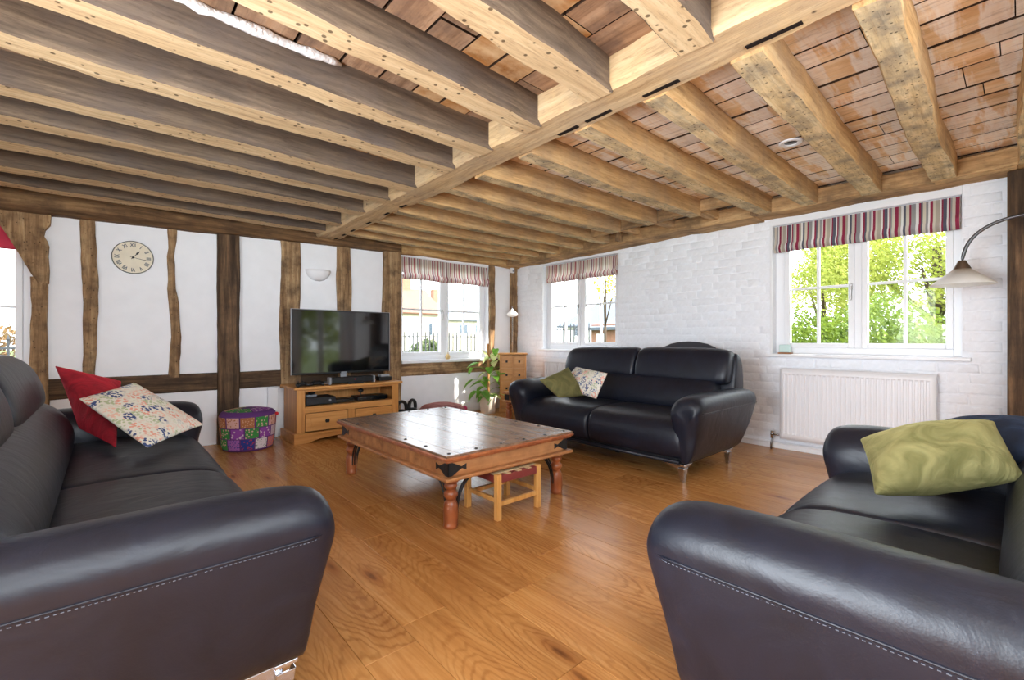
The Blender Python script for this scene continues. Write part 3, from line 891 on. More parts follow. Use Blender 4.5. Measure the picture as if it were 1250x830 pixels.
make_blind('roman_blind', 'red, grey and cream striped roman blind above the radiator window', (RW + 0.012, W2[1] - 0.012, 0), -math.pi / 2, W2[1] - W2[0] - 0.02, 2.052, 1.81, M['stripe'], 3, 0.02)
make_blind('roman_blind', 'pinkish striped roman blind on the brick wall window beside the corner', (RW + 0.02, W1[1] - 0.05, 0), -math.pi / 2, W1[1] - W1[0] - 0.06, 2.045, 1.80, M['stripe_soft'], 9, 0.12)
make_blind('roman_blind', 'pinkish striped roman blind between oak posts above the houseplant window', (WB[0] + 0.01, BW + 0.012, 0), 0, WB[1] - WB[0] - 0.02, 2.045, 1.77, M['stripe_soft'], 5, 0.12)
make_blind('roman_blind', 'plain red blind at the window beyond the oak knee brace', (WL[0] + 0.02, BW + 0.03, 0), 0, WL[1] - WL[0] - 0.06, 1.90, 1.70, M['redblind'], 7, 0.0)


# ------------------------------------------------------------------ sofas
def sofa(name, label, loc, rz, hb):
    t = thing(name, label, 'sofa', loc, rz)
    LM = M['leather']
    D = 0.93
    mb = MB(); mb.box(-hb + 0.01, hb - 0.01, 0.05, D - 0.06, 0.125, 0.20)
    mb.build('base', M['underlining'], t, bevel=0.01)
    mb = MB(); mb.tube([(-hb + 0.05, 0.03, 0.138), (hb - 0.05, 0.03, 0.138)], 0.014, 8)
    mb.build('piping', LM, t, smooth=True)

    # seat cushions with a waterfall front
    prof = [(0.03, 0.14), (-0.005, 0.20), (-0.022, 0.29), (-0.006, 0.375), (0.05, 0.425), (0.16, 0.447), (0.36, 0.452), (0.56, 0.445), (0.68, 0.43), (0.70, 0.30), (0.70, 0.15), (0.35, 0.14)]
    ctr = Vector((0, 0.35, 0.29))
    for s in (-1, 1):
        xa, xb = 0.0, hb - 0.015
        rings = []
        for k, (f, sc) in enumerate([(0.0, 0.90), (0.012, 0.965), (0.05, 0.992), (0.2, 1.0), (0.4, 1.004), (0.6, 1.004), (0.8, 1.0), (0.95, 0.985), (0.985, 0.95), (1.0, 0.89)]):
            x = s * (xa + (xb - xa) * f)
            rings.append([Vector((x, ctr.y + (y - ctr.y) * sc, (ctr.z + (z - ctr.z) * sc) + (0.006 * noise.noise((x * 6, y * 5, 1)) if z > 0.36 else 0))) for y, z in prof])
        MB().loft(rings).build('seat_cushion', LM, t, smooth=True, sub=2)
    # lumbar roll
    rings = []
    xr = hb - 0.07
    for f, sc in [(-1.0, 0.6), (-0.985, 0.85), (-0.93, 0.98), (-0.5, 1.0), (0.0, 0.985), (0.5, 1.0), (0.93, 0.98), (0.985, 0.85), (1.0, 0.6)]:
        ring = []
        for k in range(12):
            a = 2 * math.pi * k / 12
            ring.append(Vector((f * xr, 0.665 + 0.115 * math.cos(a) * sc + 0.05 * math.sin(a) * sc, 0.545 + 0.155 * math.sin(a) * sc)))
        rings.append(ring)
    MB().loft(rings).build('lumbar_cushion', LM, t, smooth=True, sub=2)
    # head cushions
    for s in (-1, 1):
        rings = []
        for f, sc in [(0.0, 0.72), (0.015, 0.9), (0.06, 0.985), (0.3, 1.0), (0.6, 1.0), (0.85, 1.0), (0.955, 0.96), (0.985, 0.86), (1.0, 0.66)]:
            ring = []
            x = s * (0.004 + (hb - 0.0) * f)
            for k in range(14):
                a = 2 * math.pi * k / 14
                c_, s_ = math.cos(a), math.sin(a)
                ring.append(Vector((x, 0.775 + 0.100 * (abs(c_) ** 0.8) * math.copysign(1, c_) * sc + 0.055 * s_ * sc, 0.785 + 0.155 * (abs(s_) ** 0.75) * math.copysign(1, s_) * sc - 0.02 * max(0, f - 0.8) * 5 * (1 if s_ > 0 else 0))))
            rings.append(ring)
        MB().loft(rings).build('head_cushion', LM, t, smooth=True, sub=2)
    # back shell
    rings = []
    bp = [(0.74, 0.16), (0.74, 0.5), (0.80, 0.80), (0.83, 0.90), (0.88, 0.905), (0.935, 0.86), (0.965, 0.70), (0.955, 0.5), (0.90, 0.30), (0.84, 0.15)]
    for f, sc in [(-1.0, 0.86), (-0.985, 0.96), (-0.94, 1.0), (0, 1.0), (0.94, 1.0), (0.985, 0.96), (1.0, 0.86)]:
        x = f * (hb + 0.03)
        rings.append([Vector((x, 0.85 + (y - 0.85) * sc, 0.50 + (z - 0.50) * sc)) for y, z in bp])
    MB().loft(rings).build('back', LM, t, smooth=True, sub=2)
    # arms
    arm = [(0.03, 0.13), (0.066, 0.24), (0.102, 0.37), (0.123, 0.47), (0.128, 0.505), (0.136, 0.535), (0.120, 0.585), (0.072, 0.612), (0.0, 0.615), (-0.07, 0.588), (-0.115, 0.53), (-0.12, 0.45), (-0.10, 0.36), (-0.08, 0.13)]
    st = [(-0.035, 0.42, -0.02), (-0.022, 0.72, -0.014), (0.0, 0.90, -0.006), (0.05, 0.985, 0.0), (0.15, 1.0, 0.006), (0.35, 1.0, 0.008), (0.6, 1.0, 0.006), (0.78, 0.99, 0.0), (0.86, 0.93, -0.01), (0.89, 0.80, -0.03)]
    for s in (-1, 1):
        rings = []
        for y, sc, dz in st:
            ring = []
            for o, z in arm:
                up = min(1, max(0, (z - 0.30) / 0.2))
                zc_ = 0.51
                k = sc * up + (1 - up) * (0.5 + 0.5 * sc)
                oo = 0.03 + (o - 0.03) * k
                zz = z if up == 0 else zc_ + (z - zc_) * (sc if z > 0.42 else 1) + dz
                yy = y + (0.11 * (z - 0.25) / 0.35 if y > 0.5 else 0) * min(1, max(0, (y - 0.5) / 0.3)) + ((0.052 * min(1, max(0, (0.44 - z) / 0.12)) - 0.012 * up * max(0, 0.6 - abs(z - 0.5) * 6)) if y < 0.12 else 0)
                ring.append(Vector((s * (hb + oo), yy, zz)))
            rings.append(ring)
        a_o = MB().loft(rings).build('arm', LM, t, smooth=True, sub=2)
        # seam with stitching under the padded roll
        pts = [Vector((s * (hb + 0.1265 - 0.03 * max(0, 0.04 - y) * 10), y + (0.075 * min(1, max(0, (y - 0.5) / 0.3))), 0.50)) for y in [0.012 + 0.86 * i / 30 for i in range(31)]]
        MB().tube(pts, 0.003, 6).build('seam', LM, a_o, smooth=True)
        mb = MB()
        for i in range(92):
            f = (i + 0.5) / 92 * 30; j = min(29, int(f)); p = pts[j].lerp(pts[j + 1], f - j); q = pts[j].lerp(pts[j + 1], min(1, f - j + 0.17))
            off = Vector((s * -0.0005, 0, -0.008))
            mb.tube([p + off, q + off], 0.0011, 4)
        for yy in (0.60, 0.625):
            for i in range(26):
                z1 = 0.47 - i * 0.0125; z2 = z1 - 0.007
                if z2 < 0.15: break
                def ox(z):
                    for (o1, za), (o2, zb2) in zip(arm[:4], arm[1:5]):
                        if za <= z <= zb2: return o1 + (o2 - o1) * (z - za) / (zb2 - za)
                    return 0
                sh = 0.0
                def yq(z): return yy + 0.11 * (z - 0.25) / 0.35 * min(1, (yy - 0.5) / 0.3)
                mb.tube([(s * (hb + ox(z1) - 0.0015), yq(z1), z1), (s * (hb + ox(z2) - 0.0015), yq(z2), z2)], 0.0011, 4)
        tag(mb.build('stitching', M['stitch'], a_o), kind='stuff')
    # steel feet
    for s in (-1, 1):
        for y, dy in ((0.06, 1), (0.80, -1)):
            x = s * (hb - 0.04)
            mb = MB()
            w0, w1 = 0.014, 0.026
            mb.hexa([(x - w0, y - w0, 0), (x + w0, y - w0, 0), (x + w0, y + w0, 0), (x - w0, y + w0, 0), (x - w1, y - w1, 0.10), (x + w1, y - w1, 0.10), (x + w1, y + w1, 0.10), (x - w1, y + w1, 0.10)])
            mb.hexa([(x - s * 0.015, y - 0.008, 0.075), (x + s * 0.015, y - 0.008, 0.075), (x + s * 0.015, y + 0.008, 0.075), (x - s * 0.015, y + 0.008, 0.075), (x - s * 0.15, y - 0.012, 0.118), (x + s * 0.03, y - 0.012, 0.118), (x + s * 0.03, y + 0.012, 0.118), (x - s * 0.15, y + 0.012, 0.118)])
            mb.hexa([(x - 0.008, y, 0.075), (x + 0.008, y, 0.075), (x + 0.008, y + dy * 0.02, 0.075), (x - 0.008, y + dy * 0.02, 0.075), (x - 0.012, y, 0.118), (x + 0.012, y, 0.118), (x + 0.012, y + dy * 0.13, 0.118), (x - 0.012, y + dy * 0.13, 0.118)])
            mb.box(x - 0.03, x + 0.03, y - 0.03, y + 0.03, 0.116, 0.128)
            mb.build('foot', M['chrome'], t, bevel=0.003)
    mb = MB(); mb.box(-0.02, 0.02, 0.42, 0.46, 0.0, 0.128)
    mb.build('foot', M['blackplastic'], t, bevel=0.004)
    return t


sofa('leather_sofa', 'dark leather sofa in front of the painted brick wall, its chrome feet showing', (2.97, 2.40, 0), -math.pi / 2, 0.85)
sofa('leather_sofa', 'dark leather two-seat sofa holding the large olive velvet cushion', (1.80, 0.58, 0), math.pi, 0.72)
sofa('leather_sofa', 'dark leather sofa holding the red velvet and floral cushions', (0.425, 2.415, 0), math.pi / 2, 1.10)


# ------------------------------------------------------------------ cushions
def cushion(name, label, corners, thick, mat, seed=0, sag=0.0, n=16, piping=False):
    A, B, C, D_ = [Vector(c) for c in corners]
    base = (A + B + C + D_) / 4
    nrm = (C - A).cross(D_ - B).normalized()
    if nrm.z < 0: nrm = -nrm
    vs_, fs = [], []
    for side in (1, -1):
        for i in range(n + 1):
            for j in range(n + 1):
                u, v = i / n, j / n
                a, b = 2 * u - 1, 2 * v - 1
                # edges bow inwards a little so that the corners stay pointed
                k = 0.04
                uu = 0.5 + 0.5 * a * (1 - k * (1 - b * b)); vv = 0.5 + 0.5 * b * (1 - k * (1 - a * a))
                p = (A * (1 - uu) + B * uu) * (1 - vv) + (D_ * (1 - uu) + C * uu) * vv
                h = (max(0, 1 - a * a) ** 0.55) * (max(0, 1 - b * b) ** 0.55)
                w = 0.10 * noise.noise((u * 4 + seed, v * 4, side)) + 0.05 * noise.noise((u * 9 + seed, v * 9, side * 3))
                p = p + nrm * (side * thick * 0.5 * h * (1 + w * 1.6)) - Vector((0, 0, sag)) * h
                vs_.append(p - base)
    m = (n + 1) * (n + 1)
    for s in (0, 1):
        for i in range(n):
            for j in range(n):
                q = [s * m + i * (n + 1) + j, s * m + (i + 1) * (n + 1) + j, s * m + (i + 1) * (n + 1) + j + 1, s * m + i * (n + 1) + j + 1]
                fs.append(tuple(q if s == 0 else q[::-1]))
    mb = MB().add(vs_, fs)
    me = mb.mesh(name, mat, smooth=True)
    bm = bmesh.new(); bm.from_mesh(me); bmesh.ops.remove_doubles(bm, verts=bm.verts, dist=1e-5); bmesh.ops.recalc_face_normals(bm, faces=bm.faces); bm.to_mesh(me); bm.free()
    o = link(me, name, None, base)
    md = o.modifiers.new('subsurf', 'SUBSURF'); md.levels = 1; md.render_levels = 1
    return tag(o, label, 'cushion')


# on the left-hand sofa
cushion('scatter_cushion', 'red velvet cushion propped upright behind the floral one', [pZ(64, 444, 0.870), pZ(150, 464, 0.755), pZ(143, 550, 0.475), pZ(96, 524, 0.52)], 0.12, M['redvelvet'], 2)
cushion('scatter_cushion', 'floral print cushion slumped against the red velvet one', [pZ(92, 486, 0.715), pZ(163, 465, 0.772), pZ(252, 519, 0.51), pZ(180, 549, 0.50)], 0.09, M['floral'], 5)
# on the sofa before the brick wall
cushion('scatter_cushion', 'dull green velvet cushion tucked behind a small floral cushion', [pZ(657, 464, 0.65), pZ(694, 447, 0.76), pZ(716, 484, 0.50), pZ(682, 486, 0.50)], 0.12, M['olivedark'], 8)
cushion('scatter_cushion', 'small floral print cushion leaning on the dull green cushion', [pZ(703, 447, 0.745), pZ(743, 455, 0.72), pZ(729, 488, 0.49), pZ(680, 474, 0.55)], 0.11, M['floral'], 11)
# on the two-seater
cushion('scatter_cushion', 'large olive velvet cushion lying across the dark sofa seat', [pZ(1046, 535, 0.63), pZ(1217, 512, 0.73), pZ(1258, 585, 0.585), pZ(1064, 606, 0.51)], 0.20, M['olive'], 14)
cushion('scatter_cushion', 'navy velvet cushion half hidden under the olive one', [pZ(1130, 518, 0.655), pZ(1262, 508, 0.72), pZ(1290, 570, 0.60), pZ(1150, 560, 0.56)], 0.14, M['navy'], 17)

# ------------------------------------------------------------------ coffee table
def arc_pts(p0, p1, p2, n=10):
    p0, p1, p2 = Vector(p0), Vector(p1), Vector(p2)
    return [p0 * (1 - t) ** 2 + p1 * 2 * t * (1 - t) + p2 * t * t for t in [i / n for i in range(n + 1)]]


TX, TY, TWX, TWY, TH_ = 1.785, 2.69, 0.488, 0.735, 0.405
t = thing('coffee_table', 'low dark wooden coffee table with iron corner straps and turned legs', 'table', (TX, TY, 0))
x0, x1, y0, y1 = -TWX, TWX, -TWY, TWY
bw = 0.085
mb = MB()
for a, b, c, d in ((x0 + bw, x0 + 0.36, y0 + bw, y1 - bw), (x0 + 0.362, x0 + 0.64, y0 + bw, y1 - bw), (x0 + 0.642, x1 - bw, y0 + bw, y1 - bw)):
    MB().box(a, b, c, d, TH_ - 0.022, TH_ - 0.0005).build('top_board', M['tabletop'], t, bevel=0.0015, seg=1)
for a, b, c, d in ((x0, x0 + bw - 0.001, y0, y1), (x1 - bw + 0.001, x1, y0, y1), (x0 + bw, x1 - bw, y0, y0 + bw - 0.001), (x0 + bw, x1 - bw, y1 - bw + 0.001, y1)):
    MB().box(a, b, c, d, TH_ - 0.024, TH_).build('border_board', M['tabletop'], t, bevel=0.002)
mb = MB()   # moulded edge
for z0, z1, e in ((TH_ - 0.030, TH_ - 0.012, 0.008), (TH_ - 0.042, TH_ - 0.029, -0.004)):
    mb.box(x0 - e, x1 + e, y0 - e, y1 + e, z0, z1)
mb.build('edge_moulding', M['sheeshamZ'], t, bevel=0.006)
ap = 0.028
mb = MB()
mb.box(x0 + ap, x1 - ap, y0 + ap, y0 + ap + 0.03, 0.285, TH_ - 0.042); mb.box(x0 + ap, x1 - ap, y1 - ap - 0.03, y1 - ap, 0.285, TH_ - 0.042)
mb.box(x0 + ap, x0 + ap + 0.03, y0 + ap, y1 - ap, 0.285, TH_ - 0.042); mb.box(x1 - ap - 0.03, x1 - ap, y0 + ap, y1 - ap, 0.285, TH_ - 0.042)
mb.build('apron', M['sheesham'], t, bevel=0.002)
mb = MB()
e = 0.004
for a, b, c, d in ((x0 - e, x1 + e, y0 - e, y0 + 0.06), (x0 - e, x1 + e, y1 - 0.06, y1 + e), (x0 - e, x0 + 0.06, y0 + 0.06, y1 - 0.06), (x1 - 0.06, x1 + e, y0 + 0.06, y1 - 0.06)):
    mb.box(a, b, c, d, 0.266, 0.285)
mb.build('lower_moulding', M['sheesham'], t, bevel=0.006)
legp = [(0.034, 0.0), (0.040, 0.012), (0.040, 0.018), (0.037, 0.024), (0.039, 0.05), (0.041, 0.09), (0.038, 0.125), (0.029, 0.145), (0.024, 0.150), (0.030, 0.157), (0.038, 0.172), (0.038, 0.186), (0.029, 0.198), (0.023, 0.204), (0.030, 0.212), (0.036, 0.224), (0.033, 0.236), (0.027, 0.242), (0.044, 0.248), (0.044, 0.266)]
for sx in (-1, 1):
    for sy in (-1, 1):
        lx, ly = sx * (TWX - 0.075), sy * (TWY - 0.075)
        leg = MB().lathe(legp, 24, (lx, ly, 0)).build('leg', M['sheeshamZ'], t, smooth=True, angle=50)
        # iron rods bending from the leg up to the frame
        mb = MB()
        for dx, dy in ((-sx, 0), (0, -sy)):
            for o in (-0.008, 0.008):
                off = Vector((o if dy else 0, o if dx else 0, 0))
                s0 = 0.038
                mb.tube(arc_pts(Vector((lx + dx * s0, ly + dy * s0, 0.07)) + off, Vector((lx + dx * s0, ly + dy * s0, 0.22)) + off, Vector((lx + dx * (s0 + 0.12), ly + dy * (s0 + 0.12), 0.268)) + off), 0.005, 6)
        mb.build('iron_brace', M['iron'], leg, smooth=True)
        # strap plates round the corner
        mb = MB(); cxn, cyn = sx * (TWX - ap), sy * (TWY - ap); z0, z1 = 0.288, TH_ - 0.046
        zm = (z0 + z1) / 2
        for ax in (0, 1):
            def P(d, z, o):
                return (cxn - sx * d, cyn + sy * o, z) if ax == 0 else (cxn + sx * o, cyn - sy * d, z)
            pts = [(-0.003, z0), (0.02, z0), (0.075, zm - 0.006), (0.10, zm - 0.008), (0.10, z1 - 0.004), (0.112, z1 - 0.004), (0.112, zm + 0.01), (0.075, zm + 0.012), (0.02, z1), (-0.003, z1)]
            pts = [(-0.003, z0), (0.022, z0), (0.085, zm - 0.004), (0.115, zm - 0.018), (0.115, zm + 0.018), (0.085, zm + 0.006), (0.022, z1), (-0.003, z1)]
            mb.loft([[P(d, z, 0.0) for d, z in pts], [P(d, z, 0.003) for d, z in pts]])
        mb.build('corner_strap', M['iron'], t)
for k in range(7):      # stud nails round the border
    for sx in (-1, 1):
        MB().ball((sx * (TWX - 0.04), -TWY + 0.04 + k * (2 * TWY - 0.08) / 6, TH_), (0.011, 0.011, 0.005), 8, 4).build('stud_nail', M['iron'], t, smooth=True)
for k in range(1, 5):
    for sy in (-1, 1):
        MB().ball((-TWX + 0.04 + k * (2 * TWX - 0.08) / 5, sy * (TWY - 0.04), TH_), (0.011, 0.011, 0.005), 8, 4).build('stud_nail', M['iron'], t, smooth=True)

# stool
t = thing('wooden_stool', 'small pale wooden stool with woven strap seat under the coffee table', 'stool', (1.775, 2.075, 0))
hx, hy, sh = 0.155, 0.14, 0.255
for sx in (-1, 1):
    for sy in (-1, 1):
        MB().box(sx * hx - 0.016, sx * hx + 0.016, sy * hy - 0.016, sy * hy + 0.016, 0.0, sh).build('leg', M['stoolwood'], t, bevel=0.003)
for sy in (-1, 1):
    MB().box(-hx + 0.016, hx - 0.016, sy * hy - 0.009, sy * hy + 0.009, 0.075, 0.10).build('stretcher', M['stoolwood'], t, bevel=0.002)
    MB().box(-hx + 0.016, hx - 0.016, sy * hy - 0.012, sy * hy + 0.012, sh - 0.05, sh - 0.008).build('seat_rail', M['maroon'], t, bevel=0.004)
for sx in (-1, 1):
    MB().box(sx * hx - 0.009, sx * hx + 0.009, -hy + 0.016, hy - 0.016, 0.095, 0.12).build('stretcher', M['stoolwood'], t, bevel=0.002)
    MB().box(sx * hx - 0.012, sx * hx + 0.012, -hy + 0.016, hy - 0.016, sh - 0.05, sh - 0.008).build('seat_rail', M['maroon'], t, bevel=0.004)
for k in range(7):
    MB().box(-hx + 0.02 + k * 0.040, -hx + 0.05 + k * 0.040, -hy - 0.012, hy + 0.012, sh - 0.010 + 0.002 * (k % 2), sh - 0.006 + 0.002 * (k % 2)).build('seat_strap', M['tan'] if k % 2 else M['maroon'], t)
for k in range(6):
    MB().box(-hx - 0.012, hx + 0.012, -hy + 0.02 + k * 0.042, -hy + 0.05 + k * 0.042, sh - 0.006 + 0.002 * (k % 2), sh - 0.002 + 0.002 * (k % 2)).build('seat_strap', M['tan'], t)

# ------------------------------------------------------------------ tv unit
TVX0, TVX1, TVY0, TVY1, TVH = 1.365, 2.435, 4.635, 5.06, 0.545
t = thing('tv_unit', 'pine television cabinet with open shelf and two drawers', 'cabinet', ((TVX0 + TVX1) / 2, TVY0, 0))
w = (TVX1 - TVX0) / 2; d = TVY1 - TVY0
MB().box(-w - 0.035, w + 0.035, -0.035, d + 0.015, TVH - 0.028, TVH).build('top', M['pine'], t, bevel=0.008)
body = MB()
body.box(-w, -w + 0.02, 0.02, d, 0.06, TVH - 0.028); body.box(w - 0.02, w, 0.02, d, 0.06, TVH - 0.028)
body.box(-w + 0.02, w - 0.02, d - 0.012, d, 0.06, TVH - 0.028); body.box(-w + 0.02, w - 0.02, 0.02, d, 0.06, 0.075)
body.build('body', M['pineZ'], t, bevel=0.002)
for s in (-1, 1):
    MB().box(min(s * w, s * (w - 0.075)), max(s * w, s * (w - 0.075)), 0.0, 0.022, 0.085, TVH - 0.028).build('stile', M['pineZ'], t, bevel=0.003)
MB().box(-w + 0.075, w - 0.075, 0.002, 0.022, TVH - 0.05, TVH - 0.028).build('front_rail', M['pine'], t, bevel=0.002)
MB().box(-w + 0.075, w - 0.075, 0.0, 0.022, 0.285, 0.345).build('front_rail', M['pine'], t, bevel=0.002)
MB().box(-w + 0.02, w - 0.02, 0.022, d - 0.012, 0.327, 0.345).build('shelf', M['pine'], t)
MB().box(-0.035, 0.035, 0.0, 0.022, 0.10, 0.285).build('centre_stile', M['pineZ'], t, bevel=0.002)
for s in (-1, 1):
    a, b = (s * 0.04, s * (w - 0.08)); a, b = min(a, b), max(a, b)
    dr = MB().box(a, b, 0.0, 0.35, 0.105, 0.278)
    dr.box(a + 0.045, b - 0.045, -0.006, 0.0, 0.145, 0.238)
    fr = dr.build('drawer', M['pine'], t, bevel=0.004)
    mb = MB(); c = (a + b) / 2
    mb.box(c - 0.018, c + 0.018, -0.010, -0.005, 0.176, 0.212); mb.box(c - 0.022, c + 0.022, -0.0095, -0.0055, 0.186, 0.202); mb.lathe([(0.006, 0), (0.012, 0.008), (0.013, 0.016), (0.008, 0.022)], 10)
    for i in range(len(mb.v) - 40, len(mb.v)):
        xx, yy, zz = mb.v[i]; mb.v[i] = (c + xx, -0.010 - zz, 0.194 + yy)
    mb.build('knob', M['iron'], fr, bevel=0.002)
mb = MB()   # shaped plinth
def plinth(mb, p, q, nrm, n=24, cut=True):
    p, q, nrm = Vector(p), Vector(q), Vector(nrm)
    rings = []
    for i in range(n + 1):
        f = i / n
        c = p.lerp(q, f)
        g = min(f, 1 - f) * (q - p).length
        zb = 0.0
        if cut and g > 0.14:
            zb = 0.03 * min(1, (g - 0.14) / 0.10) ** 0.6 + 0.018 * min(1, max(0, (g - 0.24) / 0.25))
        rings.append([c + Vector((0, 0, zb)), c + nrm + Vector((0, 0, zb)), c + nrm + Vector((0, 0, 0.088)), c + Vector((0, 0, 0.10))])
    mb.loft(rings)
plinth(mb, (-w - 0.035, -0.02, 0), (w + 0.035, -0.02, 0), (0, -0.018, 0))
mb.box(-w - 0.035, -w, -0.02, d, 0.0, 0.095); mb.box(w, w + 0.035, -0.02, d, 0.0, 0.095)
mb.build('plinth', M['pine'], t, bevel=0.003)

# television
tvc, tvy, tz0, tz1 = 1.905, 4.85, 0.645, 1.312
t = thing('television', 'large flat black television on the pine cabinet', 'television', (tvc, tvy, TVH))
z0, z1 = tz0 - TVH, tz1 - TVH
hw = 0.527
mb = MB().box(-hw, hw, 0.0, 0.022, z0, z1); mb.box(-0.35, 0.35, 0.022, 0.06, z0 + 0.08, z1 - 0.18)
mb.build('casing', M['blackplastic'], t, bevel=0.004)
MB().box(-hw + 0.010, hw - 0.010, -0.003, 0.0, z0 + 0.020, z1 - 0.010).build('screen', M['screen'], t)
mb = MB(); e = 0.004
mb.box(-hw - e, -hw, -0.004, 0.024, z0, z1 + e); mb.box(hw, hw + e, -0.004, 0.024, z0, z1 + e); mb.box(-hw, hw, -0.004, 0.024, z1, z1 + e)
mb.build('bezel', M['greyplastic'], t)
MB().box(-0.03, 0.03, -0.006, 0.0, z0 + 0.004, z0 + 0.016).build('badge', M['greyplastic'], t)
mb = MB(); mb.box(-0.03, 0.03, 0.005, 0.035, 0.012, z0 + 0.02); mb.box(-0.22, 0.22, -0.05, 0.12, 0.0, 0.012)
mb.build('stand', M['greyplastic'], t, bevel=0.004)

t = thing('sound_bar', 'black sound bar with red light in front of the television', 'speaker', (1.93, 4.70, TVH))
MB().box(-0.225, 0.225, -0.035, 0.035, 0.008, 0.072).build('body', M['blackplastic'], t, bevel=0.008)
for s in (-1, 1):
    MB().box(s * 0.234 - 0.009, s * 0.234 + 0.009, -0.038, 0.038, 0.0, 0.074).build('end_cap', M['greyplastic'], t, bevel=0.005)
MB().ball((0.02, -0.036, 0.045), 0.006, 8, 5).build('light', M['red'], t, smooth=True)
MB().box(-0.06, 0.10, -0.075, -0.045, 0.0, 0.016).build('remote', M['blackplastic'], t, bevel=0.004)

for i, (xx, yy, rz, lab) in enumerate([(1.415, 4.68, 0.3, 'black game controller at the corner of the pine cabinet'), (1.575, 4.70, -0.35, 'black game controller beside the sound bar')]):
    t = thing('game_controller', lab, 'controller', (xx, yy, TVH), rz)
    mb = MB(); mb.ball((0, 0, 0.024), (0.055, 0.032, 0.020), 12, 8)
    for s in (-1, 1): mb.tube([(s * 0.035, 0.0, 0.022), (s * 0.055, -0.03, 0.018), (s * 0.06, -0.055, 0.014)], [0.022, 0.018, 0.012], 8)
    mb.build('shell', M['blackplastic'], t, smooth=True)
    for s in (-1, 1):
        MB().lathe([(0.007, 0.040), (0.006, 0.048), (0.010, 0.052), (0.009, 0.055)], 10, (s * 0.025, 0.004, 0)).build('thumbstick', M['blackplastic'], t, smooth=True)
t = thing('router_box', 'small black box with white label at the end of the cabinet top', 'router', (2.34, 4.80, TVH))
MB().box(-0.075, 0.075, -0.05, 0.05, 0.0, 0.045).build('body', M['blackplastic'], t, bevel=0.006)
MB().box(-0.05, 0.055, -0.03, 0.04, 0.045, 0.07).build('lid', M['greyplastic'], t, bevel=0.004)

SHZ = 0.345
t = thing('games_console', 'black games console on the cabinet shelf', 'console', (1.61, 4.80, SHZ))
MB().box(-0.145, 0.145, -0.12, 0.10, 0.008, 0.082).build('body', M['blackplastic'], t, bevel=0.006)
MB().box(-0.14, 0.14, -0.124, -0.12, 0.018, 0.070).build('fascia', plain('console_fascia', rgb(44, 46, 52), 0.25), t)
MB().lathe([(0.012, 0), (0.012, 0.003)], 16).build('power_button', M['greyplastic'], t).matrix_local = Matrix.Translation((0.085, -0.124, 0.045)) @ Matrix.Rotation(math.pi / 2, 4, 'X')
for s in (-1, 1): MB().box(s * 0.11 - 0.01, s * 0.11 + 0.01, -0.1, 0.08, 0.0, 0.008).build('foot', M['blackplastic'], t)
t = thing('cable_hub', 'grey and black adaptor resting on the games console', 'adaptor', (1.55, 4.82, SHZ + 0.082))
MB().box(-0.05, 0.05, -0.04, 0.04, 0.0, 0.018).build('base', M['greyplastic'], t, bevel=0.003)
MB().ball((0.01, 0, 0.032), (0.035, 0.03, 0.018), 10, 6).build('body', M['blackplastic'], t, smooth=True)
t = thing('media_box', 'small flat black box at the middle of the cabinet shelf', 'media box', (1.87, 4.80, SHZ))
MB().box(-0.10, 0.10, -0.07, 0.07, 0.0, 0.04).build('body', M['blackplastic'], t, bevel=0.005)
MB().box(-0.09, 0.09, -0.072, -0.07, 0.010, 0.030).build('fascia', M['screen'], t)
t = thing('disc_player', 'wide slim black disc player on the cabinet shelf', 'disc player', (2.16, 4.78, SHZ))
MB().box(-0.17, 0.17, -0.10, 0.10, 0.008, 0.052).build('body', M['blackplastic'], t, bevel=0.004)
MB().box(-0.165, 0.165, -0.103, -0.10, 0.012, 0.046).build('fascia', M['screen'], t)
for s in (-1, 1): MB().box(s * 0.14 - 0.01, s * 0.14 + 0.01, -0.08, 0.08, 0.0, 0.008).build('foot', M['blackplastic'], t)
t = thing('web_camera', 'little black camera standing on the disc player', 'camera', (2.07, 4.80, SHZ + 0.052))
MB().lathe([(0.02, 0), (0.02, 0.005), (0.006, 0.010), (0.006, 0.04)], 12).build('foot', M['blackplastic'], t, smooth=True, angle=40)
MB().ball((0, 0, 0.055), (0.032, 0.022, 0.020), 10, 6).build('body', M['blackplastic'], t, smooth=True)

# ------------------------------------------------------------------ patchwork pouf
t = thing('patchwork_pouf', 'purple patchwork floor pouf with red pompom beside the oak post', 'pouf', (0.985, 4.80, 0))
R0, PH = 0.225, 0.335
purple = plain('pouf_purple', rgb(92, 44, 110), 0.85)
MB().lathe([(R0 * 0.86, 0.0), (R0 * 0.90, 0.006), (R0 * 0.955, 0.06), (R0, 0.20), (R0 * 1.03, 0.30), (R0 * 1.0, PH - 0.006), (R0 * 0.92, PH + 0.01), (R0 * 0.5, PH + 0.028), (0.01, PH + 0.03)], 36).build('body', purple, t, smooth=True)
pal = [rgb(196, 150, 120), rgb(200, 176, 190), rgb(134, 62, 150), rgb(54, 130, 60), rgb(172, 52, 74), rgb(38, 52, 130), rgb(206, 160, 150), rgb(120, 140, 120), rgb(214, 200, 206), rgb(160, 100, 60), rgb(150, 90, 160), rgb(200, 120, 110)]


def patch_mat(i, c):
    m, nt, b = nmat('patch_cloth')
    b.inputs['Roughness'].default_value = 0.9
    tc = N(nt, 'ShaderNodeTexCoord'); vo = N(nt, 'ShaderNodeTexVoronoi', Scale=34.0 + 3 * i)
    L(nt, tc.outputs['Object'], vo.inputs['Vector'])
    c2 = pal[(i * 5 + 3) % len(pal)]
    r = ramp(nt, [(0.0, c2), (0.30, c2), (0.36, c)]); L(nt, vo.outputs['Distance'], r.inputs['Fac']); L(nt, r.outputs[0], b.inputs['Base Color'])
    return m


